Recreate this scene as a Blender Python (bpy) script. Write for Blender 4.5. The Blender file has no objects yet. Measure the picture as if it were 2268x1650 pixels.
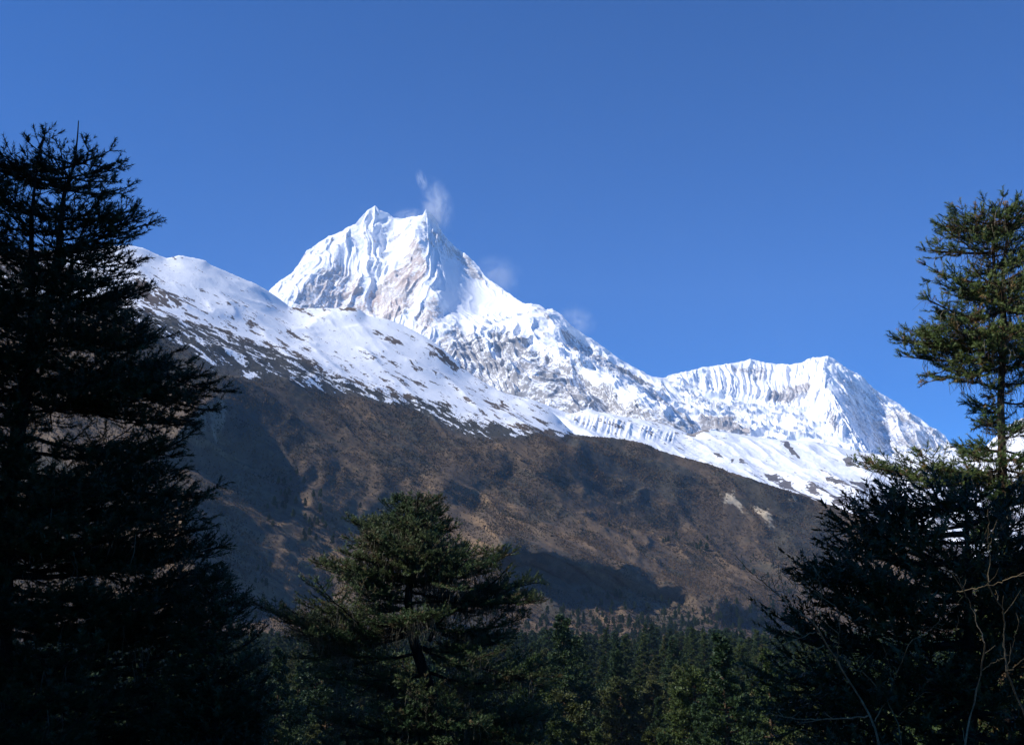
import bpy, math, random
import numpy as np
from mathutils import Vector

# ------------------------------------------------------------------ camera, sky, sun
scene = bpy.context.scene
F, CU, CV, PITCH = 2177.0, 1134.0, 825.0, math.radians(13.0)   # survey units used to place far features
SP, CP = math.sin(PITCH), math.cos(PITCH)
cam_d = bpy.data.cameras.new('camera'); cam = bpy.data.objects.new('camera', cam_d)
scene.collection.objects.link(cam); scene.camera = cam
cam_d.sensor_width = 36; cam_d.lens = 36 * F / 2268; cam_d.clip_start = 0.1; cam_d.clip_end = 60000
cam.location = (0, 0, 0); cam.rotation_euler = (math.pi / 2 + PITCH, 0, 0)

SUN = Vector((-0.70, -0.20, 0.67)).normalized()
world = bpy.data.worlds.new('World'); scene.world = world; world.use_nodes = True
wn = world.node_tree; bg = wn.nodes['Background']
sky = wn.nodes.new('ShaderNodeTexSky'); sky.sky_type = 'NISHITA'; sky.sun_disc = False
sky.sun_elevation = math.asin(SUN.z); sky.sun_rotation = math.atan2(SUN.x, SUN.y)
sky.altitude = 3500; sky.air_density = 1.0; sky.dust_density = 0.2; sky.ozone_density = 3.0
tint = wn.nodes.new('ShaderNodeMix'); tint.data_type = 'RGBA'; tint.blend_type = 'MULTIPLY'; tint.inputs[0].default_value = 1
wn.links.new(sky.outputs[0], tint.inputs[6]); tint.inputs[7].default_value = (0.105, 0.56, 1.09, 1)
wn.links.new(tint.outputs[2], bg.inputs[0]); bg.inputs[1].default_value = 0.12
sl = bpy.data.lights.new('sun', 'SUN'); sl.energy = 5.0; sl.angle = math.radians(0.5); sl.color = (1.0, 0.96, 0.9)
so = bpy.data.objects.new('sun', sl); scene.collection.objects.link(so)
so.rotation_euler = SUN.to_track_quat('Z', 'Y').to_euler()
scene.view_settings.view_transform = 'Standard'; scene.view_settings.look = 'None'
scene.view_settings.exposure = 0.28; scene.view_settings.gamma = 1.0
scene.render.engine = 'CYCLES'
scene.cycles.max_bounces = 6; scene.cycles.diffuse_bounces = 3; scene.cycles.volume_bounces = 1
scene.cycles.transparent_max_bounces = 8
scene.cycles.use_denoising = True

# ------------------------------------------------------------------ helpers
def place(u, v, d):
    """world point at horizontal distance d on the bearing (u, v)"""
    x = (np.asarray(u, float) - CU) / F; y = (CV - np.asarray(v, float)) / F
    dx, dy, dz = x, CP - y * SP, SP + y * CP
    s = d / np.hypot(dx, dy)
    return np.stack([dx * s, dy * s, dz * s], -1)

_rs = np.random.RandomState(7)
_PERM = np.concatenate([_rs.permutation(512)] * 3).astype(np.int32)
_GR = _rs.normal(size=(512, 3)); _GR /= np.linalg.norm(_GR, axis=1)[:, None]
def pnoise(p):
    p = np.asarray(p, float); i = np.floor(p).astype(np.int64); f = p - i; i = (i & 511).astype(np.int32)
    w = f * f * f * (f * (f * 6 - 15) + 10)
    out = 0
    for cx in (0, 1):
        wx = w[..., 0] if cx else 1 - w[..., 0]
        hx = _PERM[(i[..., 0] + cx) & 511]
        for cy in (0, 1):
            wy = w[..., 1] if cy else 1 - w[..., 1]
            hy = _PERM[(hx + i[..., 1] + cy)]
            for cz in (0, 1):
                wz = w[..., 2] if cz else 1 - w[..., 2]
                h = _PERM[(hy + i[..., 2] + cz) & 1023] & 511
                g = _GR[h]
                out = out + wx * wy * wz * (g[..., 0] * (f[..., 0] - cx) + g[..., 1] * (f[..., 1] - cy) + g[..., 2] * (f[..., 2] - cz))
    return out * 1.6
def fbm(p, oc=5, gain=0.5, lac=2.03):
    a, s, o = 1.0, 1.0, 0
    for k in range(oc):
        o = o + a * pnoise(p * s + 17.3 * k); a *= gain; s *= lac
    return o
def ridged(p, oc=6, gain=0.55, lac=2.1):
    a, s, o, wgt = 1.0, 1.0, 0, 1.0
    for k in range(oc):
        n = 1 - np.abs(pnoise(p * s + 11.1 * k)) * 1.6
        n = np.clip(n, 0, 1) ** 2 * wgt
        o = o + a * n; wgt = np.clip(n * 1.6, 0, 1); a *= gain; s *= lac
    return o
def sstep(a, b, x):
    t = np.clip((x - a) / (b - a), 0, 1); return t * t * (3 - 2 * t)
def lin(pts, u):
    pts = sorted(pts); return np.interp(u, [p[0] for p in pts], [p[1] for p in pts])
def inpoly(poly, U, V):
    m = np.zeros(U.shape, bool); n = len(poly)
    for i in range(n):
        (x0, y0), (x1, y1) = poly[i], poly[(i + 1) % n]
        if y0 == y1: continue
        c = (y0 > V) != (y1 > V)
        m ^= c & (U < (x1 - x0) * (V - y0) / (y1 - y0) + x0)
    return m
def dline(line, U, V):
    D = np.full(U.shape, 1e9)
    for (x0, y0), (x1, y1) in zip(line[:-1], line[1:]):
        dx, dy = x1 - x0, y1 - y0; L = dx * dx + dy * dy + 1e-9
        t = np.clip(((U - x0) * dx + (V - y0) * dy) / L, 0, 1)
        D = np.minimum(D, np.hypot(U - x0 - t * dx, V - y0 - t * dy))
    return D
def poly_soft(poly, U, V, soft):
    """signed soft mask of a polygon"""
    d = dline(list(poly) + [poly[0]], U, V); s = np.where(inpoly(poly, U, V), d, -d)
    return sstep(-soft, soft, s)
def rbf(pts, U, V, aniso=1.0):
    """smooth surface through control points (u, v, value)"""
    P = np.array(pts, float); n = len(P); S = 300.0
    X = P[:, :2] / S; X[:, 1] *= aniso
    A = np.zeros((n + 3, n + 3)); r = np.linalg.norm(X[:, None] - X[None], axis=2)
    A[:n, :n] = r; A[:n, n] = 1; A[:n, n + 1:] = X; A[n, :n] = 1; A[n + 1:, :n] = X.T
    b = np.zeros(n + 3); b[:n] = P[:, 2]
    A[:n, :n] += -1e-4 * np.eye(n)
    c = np.linalg.solve(A, b)
    sh = U.shape; q = np.stack([U.ravel() / S, V.ravel() / S * aniso], 1); o = np.empty(len(q))
    for k in range(0, len(q), 20000):
        z = q[k:k + 20000]; rr = np.sqrt(((z[:, None] - X[None]) ** 2).sum(2))
        o[k:k + 20000] = rr @ c[:n] + c[n] + z @ c[n + 1:]
    return o.reshape(sh)
def dens(line, step=12):
    """resample a 3-tuple polyline densely"""
    o = []
    for a, b in zip(line[:-1], line[1:]):
        n = max(1, int(math.hypot(b[0] - a[0], b[1] - a[1]) / step))
        for k in range(n):
            t = k / n; o.append(tuple(a[j] + (b[j] - a[j]) * t for j in range(3)))
    o.append(line[-1]); return o
def relief(GX, GV, lam_px):
    """integrate a wanted extra gradient field (grid units) into a bounded relief"""
    h, w = GX.shape
    gx = np.concatenate([GX, -GX[:, ::-1]], 1); gx = np.concatenate([gx, gx[::-1]], 0)
    gv = np.concatenate([GV, GV[:, ::-1]], 1); gv = np.concatenate([gv, -gv[::-1]], 0)
    H, W = gx.shape
    kx = 2 * np.pi * np.fft.fftfreq(W)[None]; kv = 2 * np.pi * np.fft.fftfreq(H)[:, None]
    fh = (-1j * kx * np.fft.fft2(gx) - 1j * kv * np.fft.fft2(gv)) / (kx ** 2 + kv ** 2 + 1.0 / lam_px ** 2)
    return np.real(np.fft.ifft2(fh))[:h, :w]
class Grid:
    def __init__(s, u0, u1, v0, v1, step):
        s.u0, s.v0, s.st = u0, v0, step
        s.U, s.V = np.meshgrid(np.arange(u0, u1 + step, step, dtype=float), np.arange(v0, v1 + step, step, dtype=float))
    def sample(s, A, u, v):
        h, w = A.shape
        x = np.clip((u - s.u0) / s.st, 0, w - 1.001); y = np.clip((v - s.v0) / s.st, 0, h - 1.001)
        i = x.astype(int); j = y.astype(int); fx = x - i; fy = y - j
        return (A[j, i] * (1 - fx) + A[j, i + 1] * fx) * (1 - fy) + (A[j + 1, i] * (1 - fx) + A[j + 1, i + 1] * fx) * fy

def mesh_np(name, verts, faces, mat=None, smooth=True, attrs=None, parent=None):
    verts = np.ascontiguousarray(verts, np.float32); faces = np.ascontiguousarray(faces, np.int32)
    me = bpy.data.meshes.new(name); me.vertices.add(len(verts)); me.vertices.foreach_set('co', verts.ravel())
    k = faces.shape[1]; me.loops.add(faces.size); me.loops.foreach_set('vertex_index', faces.ravel())
    me.polygons.add(len(faces)); me.polygons.foreach_set('loop_start', np.arange(0, faces.size, k, dtype=np.int32))
    me.polygons.foreach_set('use_smooth', np.full(len(faces), smooth))
    me.update(calc_edges=True)
    for an, av in (attrs or {}).items():
        av = np.asarray(av, np.float32)
        if av.ndim == 1:
            a = me.attributes.new(an, 'FLOAT', 'POINT'); a.data.foreach_set('value', av)
        else:
            a = me.attributes.new(an, 'FLOAT_COLOR', 'POINT')
            a.data.foreach_set('color', np.concatenate([av, np.ones((len(av), 1), np.float32)], 1).ravel())
    o = bpy.data.objects.new(name, me); scene.collection.objects.link(o)
    if mat: me.materials.append(mat)
    if parent: o.parent = parent
    return o
def tag(o, label=None, cat=None, group=None, kind=None):
    if label: o['label'] = label
    if cat: o['category'] = cat
    if group: o['group'] = group
    if kind: o['kind'] = kind
    return o
def gridfaces(h, w):
    i = np.arange(h * w).reshape(h, w)
    return np.stack([i[:-1, :-1].ravel(), i[1:, :-1].ravel(), i[1:, 1:].ravel(), i[:-1, 1:].ravel()], 1)

def mat_new(name, rough=0.8, spec=0.2):
    m = bpy.data.materials.new(name); m.use_nodes = True
    b = m.node_tree.nodes['Principled BSDF']; b.inputs['Roughness'].default_value = rough
    b.inputs['Specular IOR Level'].default_value = spec
    return m, m.node_tree, b
def nd(nt, typ, ins=(), **kw):
    n = nt.nodes.new(typ)
    for k, v in kw.items(): setattr(n, k, v)
    for k, v in dict(ins).items():
        if isinstance(v, bpy.types.NodeSocket): nt.links.new(v, n.inputs[k])
        else: n.inputs[k].default_value = v
    return n
def mixc(nt, fac, a, b):
    n = nt.nodes.new('ShaderNodeMix'); n.data_type = 'RGBA'
    for s, v in ((n.inputs[0], fac), (n.inputs[6], a), (n.inputs[7], b)):
        if isinstance(v, bpy.types.NodeSocket): nt.links.new(v, s)
        elif isinstance(v, tuple): s.default_value = v if len(v) == 4 else v + (1,)
        else: s.default_value = v
    return n.outputs[2]
def mth(nt, op, a, b=None, c=None):
    n = nt.nodes.new('ShaderNodeMath'); n.operation = op
    for s, v in zip(n.inputs, (a, b, c)):
        if v is None: continue
        if isinstance(v, bpy.types.NodeSocket): nt.links.new(v, s)
        else: s.default_value = v
    return n.outputs[0]
def ramp(nt, x, lo, hi):
    n = nt.nodes.new('ShaderNodeMapRange'); n.interpolation_type = 'SMOOTHSTEP'
    nt.links.new(x, n.inputs[0]); n.inputs[1].default_value = lo; n.inputs[2].default_value = hi
    return n.outputs[0]
def wnoise(nt, scale, detail=5, rough=0.55, stretch=None):
    g = nd(nt, 'ShaderNodeNewGeometry').outputs['Position']
    if stretch:
        mp = nt.nodes.new('ShaderNodeMapping'); nt.links.new(g, mp.inputs[0]); mp.inputs['Scale'].default_value = stretch; g = mp.outputs[0]
    return nd(nt, 'ShaderNodeTexNoise', {'Vector': g, 'Scale': scale, 'Detail': detail, 'Roughness': rough}).outputs[0]

def terrain_material(name, snow_noise=0.02, rock_noise=0.01, bump=None, soft=.06, namp=.9):
    """ground whose snow cover and bare colour were surveyed onto the terrain (attributes), with finer world-space noise"""
    m, nt, b = mat_new(name, 0.75, 0.15)
    sn = nd(nt, 'ShaderNodeAttribute', attribute_name='snow').outputs['Fac']
    bc = nd(nt, 'ShaderNodeAttribute', attribute_name='bare').outputs['Color']
    n1 = wnoise(nt, snow_noise, 6, 0.65)
    s = mth(nt, 'ADD', sn, mth(nt, 'MULTIPLY', mth(nt, 'SUBTRACT', n1, 0.5), namp))
    f = ramp(nt, s, 0.5 - soft, 0.5 + soft)
    n2 = wnoise(nt, rock_noise, 7, 0.65)
    k = mth(nt, 'MULTIPLY_ADD', n2, 1.5, 0.25)
    mul = nt.nodes.new('ShaderNodeVectorMath'); mul.operation = 'SCALE'
    nt.links.new(bc, mul.inputs[0]); nt.links.new(k, mul.inputs['Scale'])
    c = mixc(nt, f, mul.outputs[0], (0.88, 0.89, 0.91))
    nt.links.new(c, b.inputs['Base Color'])
    if bump:
        bn = nd(nt, 'ShaderNodeBump', {'Height': wnoise(nt, bump[0], 8, 0.7), 'Strength': 1.0, 'Distance': bump[1]})
        nt.links.new(bn.outputs[0], b.inputs['Normal'])
    return m

def sheet(name, top, vbot, u0, u1, nu, nv, depth, disp, updir, cover, mat, back=(1500, 0.7), tpow=1.0):
    """a body of terrain: the visible flank from its crest line down, and the far side falling away behind the crest"""
    u = np.linspace(u0, u1, nu)
    vt = top(u); t = np.linspace(0, 1, nv) ** tpow
    U = np.repeat(u[None], nv, 0); V = vt[None] + t[:, None] * (vbot - vt)[None]
    D = depth(U, V); Pn = place(U, V, D)
    h = disp(U, V, Pn, D); hd = Pn[..., :2] / np.linalg.norm(Pn[..., :2], axis=-1)[..., None]
    Pn[..., :2] -= hd * (h * updir[0])[..., None]; Pn[..., 2] += h * updir[1]
    nb = 14; B = []
    crest = Pn[0]; hd = crest[:, :2] / np.linalg.norm(crest[:, :2], axis=1)[:, None]
    for k in range(nb, 0, -1):
        s = (k / nb) ** 1.6; q = crest.copy(); q[:, :2] += hd * back[0] * s; q[:, 2] -= back[0] * s * back[1]
        q[:, 2] += (fbm(q * 0.003, 4) * 60) * s; B.append(q)
    snow, bare = cover(U, V, Pn)
    full = np.concatenate([np.stack(B), Pn], 0)
    sn = np.concatenate([np.repeat(snow[:1], nb, 0), snow], 0); br = np.concatenate([np.repeat(bare[:1], nb, 0), bare], 0)
    h, w = sn.shape
    o = mesh_np(name, full.reshape(-1, 3), gridfaces(h, w), mat, True, {'snow': sn.ravel(), 'bare': br.reshape(-1, 3)})
    return o, (U, V, Pn)
def colmix(a, b, f):
    return a * (1 - f[..., None]) + np.array(b) * f[..., None]

# ------------------------------------------------------------------ great peak with its lower shoulder
C_TOP = [(560,690),(596,645),(618,623),(646,606),(660,588),(669,572),(678,558),(706,538),(728,523),(753,515),(768,504),(788,495),(802,478),
 (814,467),(822,461),(830,456),(839,464),(852,470),(859,472),(873,484),(892,484),(907,482),(923,479),(935,478),(943,464),(949,465),(954,472),
 (966,489),(972,501),(981,516),(994,533),(1009,547),(1031,563),(1050,581),(1062,594),(1070,606),(1077,615),(1108,637),(1139,659),(1162,674),
 (1176,672),(1195,676),(1210,687),(1223,685),(1247,701),(1257,713),(1278,732),(1294,743),(1309,750),(1340,772),(1371,794),(1402,812),
 (1433,829),(1452,836),(1470,838),(1500,865),(1550,930),(1590,985),(1620,1010)]
def peak():
    g = Grid(540, 1640, 440, 1060, 4.0)
    ridges = [
      [(943,464,8900),(923,498,8700),(916,513,8600),(923,541,8420),(935,572,8220),(950,603,8020),(960,628,7850),(969,650,7700),(972,674,7520),(969,705,7270),(944,742,6950),(930,790,6600)],
      [(830,456,9150),(815,475,9050),(788,495,8950),(765,529,8700),(740,563,8450),(700,606,8080),(644,662,7600),(610,700,7300)],
      [(830,456,9150),(832,500,8930),(815,540,8650),(820,580,8400),(800,640,8000),(790,700,7550)],
      [(880,560,8640),(870,620,8150),(855,690,7650),(850,720,7400)],
      [(1162,674,7600),(1164,690,7450),(1142,721,7150),(1118,764,6800),(1100,800,6550)],
      [(1176,672,7600),(1170,707,7250),(1186,741,6950),(1223,772,6650),(1303,809,6350),(1371,834,6200),(1433,877,5950),(1479,911,5750),(1529,948,5550)],
      [(1464,862,7050),(1500,896,6850),(1550,939,6500),(1580,970,6250)],
      [(1139,741,6950),(1173,772,6600),(1204,809,6350),(1247,846,6050),(1294,896,5700)],
      [(1060,750,6850),(1093,772,6650),(1124,815,6350),(1173,884,5950)],
      [(990,720,7150),(1020,760,6850),(1050,810,6500)],
    ]
    troughs = [
      [(845,490,9150),(850,545,8850),(845,590,8500),(835,640,8130),(825,690,7750)],
      [(905,490,9050),(893,520,8850),(890,545,8750)],
      [(780,560,8650),(760,620,8200),(740,680,7750)],
      [(1010,560,8950),(1030,620,8500),(1040,660,8200),(1060,690,7950),(1110,690,7850)],
      [(985,700,7500),(1040,705,7600),(1100,710,7500),(1130,705,7420)],
      [(1090,740,7100),(1108,790,6750),(1130,830,6450)],
      [(1150,745,7050),(1190,790,6680),(1240,825,6400),(1300,870,6100),(1350,910,5900)],
      [(1260,760,7400),(1300,790,7330),(1360,815,7230),(1420,850,7050),(1470,890,6850),(1530,938,6500)],
    ]
    crest = [(u, v, dd) for u, v, dd in [(560,690,7700),(596,645,8050),(646,606,8500),(678,558,8800),(728,523,8980),(788,495,8950),(859,472,9150),(892,484,9200),(923,479,9100),
       (966,489,9080),(981,516,9000),(1009,547,8950),(1050,581,8850),(1077,615,8700),(1108,637,8450),(1139,659,8150),(1162,674,7750),(1210,687,7550),
       (1247,701,7530),(1294,743,7500),(1340,772,7480),(1402,812,7450),(1452,836,7450),(1500,865,7300),(1550,930,6900),(1620,1010,6300)]]
    base = [(560,800,6600),(700,800,6700),(850,850,6300),(1000,900,6000),(1100,950,5700),(1200,950,5600),(1300,960,5350),(1400,990,5250),(1500,1020,5200),(1620,1050,5150),(1000,1050,5200),(560,1050,5200),(1300,1050,4950)]
    pts = []
    for L in ridges + troughs: pts += dens(L, 22)
    pts += dens(crest, 25) + base
    seen = {}
    for p in pts: seen[(round(p[0] / 5), round(p[1] / 5))] = p
    D0 = rbf(list(seen.values()), g.U, g.V)
    # faces that turn away from or towards the sun
    GX = np.zeros_like(g.U)
    away = [([(949,480),(985,530),(1060,610),(1040,640),(985,600),(950,570),(930,530)], .8),
            ([(1240,730),(1262,745),(1320,790),(1400,830),(1470,870),(1560,950),(1540,955),(1480,915),(1430,870),(1370,832),(1300,805),(1250,770)], 3.4),
            ([(1130,760),(1170,800),(1230,850),(1300,905),(1250,905),(1170,860),(1120,810)], 3.2),
            ([(1000,740),(1050,780),(1090,840),(1050,830),(1000,780)], 2.2),
            ([(1230,790),(1300,840),(1380,900),(1430,940),(1350,930),(1290,880)], 3.6),
            ([(1290,900),(1400,925),(1440,935),(1380,900)], .5)]
    toward = [([(790,500),(900,500),(940,520),(900,600),(840,640),(760,600)], -.35),
              ([(600,650),(680,560),(760,510),(760,530),(700,600),(640,665)], -.3),
              ([(1170,710),(1235,720),(1260,770),(1330,815),(1260,800),(1190,750)], -.4)]
    for pg, k in away + toward: GX += k * poly_soft(pg, g.U, g.V, 6) * (D0 / F) * g.st
    R = relief(GX, np.zeros_like(GX), 30)
    def depth(U, V): return g.sample(D0 + R, U, V)
    def disp(U, V, p, d):
        w1 = fbm(p * 0.0016, 3)[..., None] * 0.6
        lower = sstep(690, 780, V) * sstep(960, 1050, U)           # craggy shoulder
        smooth = poly_soft([(985,560),(1080,640),(1150,675),(1140,700),(990,700),(975,640)], U, V, 15)
        amp = (1 - .8 * smooth)
        edge = sstep(0, 14, V - lin(C_TOP, U)) * .85 + .15
        fl = U + (V - 640) * lin([(560,.7),(720,.5),(840,0),(900,.3),(945,.35),(975,-.3),(1010,-.8),(1150,-.5),(1250,-.9),(1600,-1.1)], U)
        gq = np.stack([fl / 26 + fbm(p * .002, 2) * .9, V / 150, d * 0 + 3.1], -1)
        h = (ridged(p * 0.0022 + w1, 6, .5) - .7) * 25 * amp * (1 + .5 * lower) * edge
        h = h + ridged(gq, 4, .5) * 19 * amp * edge + fbm(p * 0.02, 4, .6) * 5 * amp
        return h
    def cover(U, V, Pn):
        dz = np.gradient(Pn[..., 2], axis=0); dr = np.gradient(np.hypot(Pn[..., 0], Pn[..., 1]), axis=0)
        steep = -dz / (np.abs(dr) + 3)                # rise per metre of distance
        nv_ = fbm(Pn * 0.006, 5, .6); wu = fbm(Pn * .004 + 40, 4) * 10; wv = fbm(Pn * .004 + 90, 4) * 10
        A, B = U + wu, V + wv
        rocky = np.zeros_like(U) + .05
        for pg, k in [([(918,525),(935,560),(950,600),(925,640),(900,700),(870,712),(820,705),(812,680),(840,630),(880,590)], .62),   # ochre buttress
                      ([(640,672),(700,612),(750,570),(790,600),(810,640),(812,700),(700,700)], .50),
                      ([(620,640),(668,565),(700,545),(690,560),(650,610),(625,640)], .6),
                      ([(1000,545),(1040,575),(1075,618),(1055,615),(1010,575),(975,530),(965,500)], .6),
                      ([(930,690),(965,650),(975,700),(950,745),(910,740)], .52),
                      ([(960,510),(1010,560),(1000,590),(960,550),(930,520)], .35),
                      ([(1000,720),(1060,745),(1120,740),(1200,790),(1300,830),(1400,900),(1560,950),(1560,1000),(1000,1000),(960,770)], .56),
                      ([(1235,725),(1330,790),(1430,850),(1560,945),(1480,915),(1380,840),(1260,780)], .55),
                      ([(1340,870),(1560,950),(1540,1010),(1380,990)], .50),
                      ([(1180,680),(1215,695),(1245,725),(1215,715)], .45)]:
            rocky = np.maximum(rocky, k * poly_soft(pg, A, B, 7))
        snowy = poly_soft([(985,690),(1150,680),(1150,715),(1110,735),(1060,742),(1000,725)], A, B, 6) \
              + poly_soft([(1165,700),(1230,715),(1262,775),(1330,815),(1300,812),(1220,775),(1185,745)], A, B, 5) \
              + poly_soft([(1062,742),(1085,742),(1105,790),(1098,800),(1080,775)], A, B, 3) + .8 * poly_soft([(1320,825),(1360,832),(1372,855),(1340,850)], A, B, 5)
        rocky = rocky * (1 - np.clip(snowy, 0, 1))
        fl = U + (V - 640) * lin([(560,.7),(720,.5),(840,0),(900,.6),(945,.7),(975,-.3),(1010,-.8),(1150,-.5),(1250,-.9),(1600,-1.1)], U)
        st = fbm(np.stack([fl / 5, V / 28, U * 0 + 8], -1) + fbm(Pn * .005, 2)[..., None] * .6, 4, .6)
        s = .5 + (.40 - rocky) * .62 - nv_ * .10 - np.clip(steep - 1.0, -.6, 1.2) * .16 - st * .17
        warm = poly_soft([(700,560),(960,500),(990,740),(830,740),(700,720)], U, V, 30)
        far = sstep(690, 760, V) * sstep(950, 1020, U)
        c = np.zeros(U.shape + (3,)) + np.array([.48, .44, .405])
        c = colmix(c, (.50, .39, .32), warm * np.clip(.5 + fbm(Pn * .003 + 5, 3), 0, 1))
        c = colmix(c, (.27, .255, .245), far)
        return s, c
    m = terrain_material('snow_and_rock', 0.05, 0.02, (0.06, 2.5), .15, 1.2)
    o, _ = sheet('snow_mountain', lambda u: lin(C_TOP, u) + fbm(np.stack([u / 9, u * 0, u * 0], -1), 3) * 1.3, 1055, 562, 1618, 860, 400, depth, disp, (.75, .6), cover, m, (2500, .8), 1.15)
    tag(o, 'tall white mountain with twin summits and ochre rock face', kind='structure')
peak()

# ------------------------------------------------------------------ fluted second mountain
D_TOP = [(1380,830),(1440,838),(1470,836),(1487,830),(1522,823),(1557,814),(1592,809),(1627,804),(1662,796),(1676,798),(1697,804),(1722,807),(1753,807),(1774,804),
 (1788,795),(1809,791),(1834,789),(1851,798),(1869,812),(1886,821),(1907,832),(1921,846),(1935,860),(1963,879),(1991,895),(2019,916),(2040,926),
 (2058,944),(2075,951),(2093,965),(2107,986),(2140,1008),(2175,995),(2210,962),(2240,937),(2290,915),(2400,895)]
def second():
    g = Grid(1370, 2420, 780, 1100, 4.0)
    pts = []
    for L in [[(1834,789,9300),(1822,824,8900),(1820,849,8600),(1837,877,8200),(1869,922,7700),(1890,964,7250),(1907,996,6900)],
              [(1470,836,8400),(1522,823,8900),(1592,809,9400),(1662,796,9750),(1722,807,9800),(1774,804,9700),(1834,789,9300)],
              [(1851,798,9400),(1886,821,9600),(1935,860,9750),(1991,895,9850),(2040,926,9900),(2075,951,9900),(2107,986,9800),(2140,1008,9500)],
              [(2150,1005,9200),(2175,995,8900),(2240,937,8900),(2400,895,8800)],
              [(1500,850,8300),(1560,885,8000),(1640,890,8250),(1700,890,8450),(1760,895,8450)],
              [(1662,800,9700),(1670,840,9250),(1690,880,8550)],
              [(1500,870,7600),(1560,900,7300),(1640,930,7000),(1720,950,6900),(1800,960,6900),(1870,985,6800)],
              [(1500,930,6500),(1600,960,6200),(1700,985,6100),(1800,1005,6100),(1900,1020,6200)],
              [(1895,900,8900),(1945,950,8950),(1970,1000,8500)],[(2040,960,9350),(2060,1000,9100)],
              [(1974,935,9150),(1985,980,8700),(1990,1010,8350)],[(2010,930,9400),(2030,975,9000),(2040,1010,8700)],
              [(1780,830,9350),(1790,870,8800),(1780,920,7900)]]:
        pts += dens(L, 22)
    pts += [(1380,830,8200),(1400,1000,5900),(1400,1090,5500),(1700,1090,5500),(2000,1090,5700),(2300,1090,5800),(2400,1000,6900),(2100,1060,7300),(2250,1000,7400)]
    seen = {}
    for p in pts: seen[(round(p[0] / 5), round(p[1] / 5))] = p
    D0 = rbf(list(seen.values()), g.U, g.V)
    GX = np.zeros_like(g.U)
    for pg, k in [([(1836,800),(1860,830),(1920,860),(1980,920),(1960,990),(1920,1005),(1890,950),(1850,880),(1826,840)], 1.2),
                  ([(1960,900),(2030,940),(2090,985),(2060,1000),(2000,960)], .4),
                  ([(1760,850),(1815,830),(1830,880),(1860,930),(1800,900)], -.4)]:
        GX += k * poly_soft(pg, g.U, g.V, 6) * (D0 / F) * g.st
    R = relief(GX, np.zeros_like(GX), 30)
    flut = [(1480,832),(1560,815),(1662,798),(1774,806),(1830,792),(1830,860),(1870,930),(1900,990),(1850,960),(1800,900),(1740,900),(1640,880),(1560,868)]
    def depth(U, V): return g.sample(D0 + R, U, V)
    def disp(U, V, p, d):
        fm = poly_soft(flut, U, V, 10); rf = poly_soft([(1840,800),(2120,1000),(1920,1010),(1830,860)], U, V, 10)
        edge = sstep(0, 10, V - lin(D_TOP, U)) * .85 + .15
        lean = np.where(U > 1790, .25, -.05) * (1 - rf) + rf * -.55
        gq = np.stack([(U + lean * (V - 800)) / 9.5 + fbm(p * .002, 2) * .8, V / 110, d * 0 + 7.7], -1)
        gq2 = gq * np.array([.45, 1, 1]) + 5
        h = ridged(gq, 2, .5) * (24 * fm + 8 * rf) * edge + ridged(gq2, 2, .5) * (20 * fm + 22 * rf) * edge
        ice = (1 - fm) * (1 - rf)
        return h + (ridged(p * .004, 5, .5) - .7) * (34 * ice + 20) * edge + fbm(p * 0.02, 4, .6) * 7
    def cover(U, V, Pn):
        nv_ = fbm(Pn * 0.006, 5, .6); wu = fbm(Pn * .004 + 40, 4) * 9; wv = fbm(Pn * .004 + 90, 4) * 9
        A, B = U + wu, V + wv
        rocky = np.zeros_like(U) + .05
        for pg, k in [([(1700,870),(1740,862),(1790,850),(1800,835),(1790,880),(1740,895),(1710,885)], .5),
                      ([(1600,815),(1690,815),(1700,850),(1640,840)], .38),
                      ([(1850,830),(1960,880),(2080,960),(2100,1000),(1930,1000),(1880,930)], .40),
                      ([(1555,925),(1610,925),(1650,950),(1670,970),(1600,960),(1540,945)], .62),
                      ([(1830,900),(1870,950),(1870,970),(1835,940)], .42)]:
            rocky = np.maximum(rocky, k * poly_soft(pg, A, B, 6))
        s = .5 + (.42 - rocky) * .9 - nv_ * .18
        c = np.zeros(U.shape + (3,)) + np.array([.36, .33, .31])
        return s, c
    m = terrain_material('snow_and_flutes', 0.05, 0.02, (0.06, 2.5), .15, 1.2)
    o, _ = sheet('fluted_mountain', lambda u: lin(D_TOP, u) + fbm(np.stack([u / 7, u * 0, u * 0 + 3], -1), 3) * 1.2, 1085, 1385, 2390, 820, 300, depth, disp, (.75, .6), cover, m, (2500, .7))
    tag(o, 'lower snow mountain with fluted ice wall on the right', kind='structure')
second()

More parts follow.
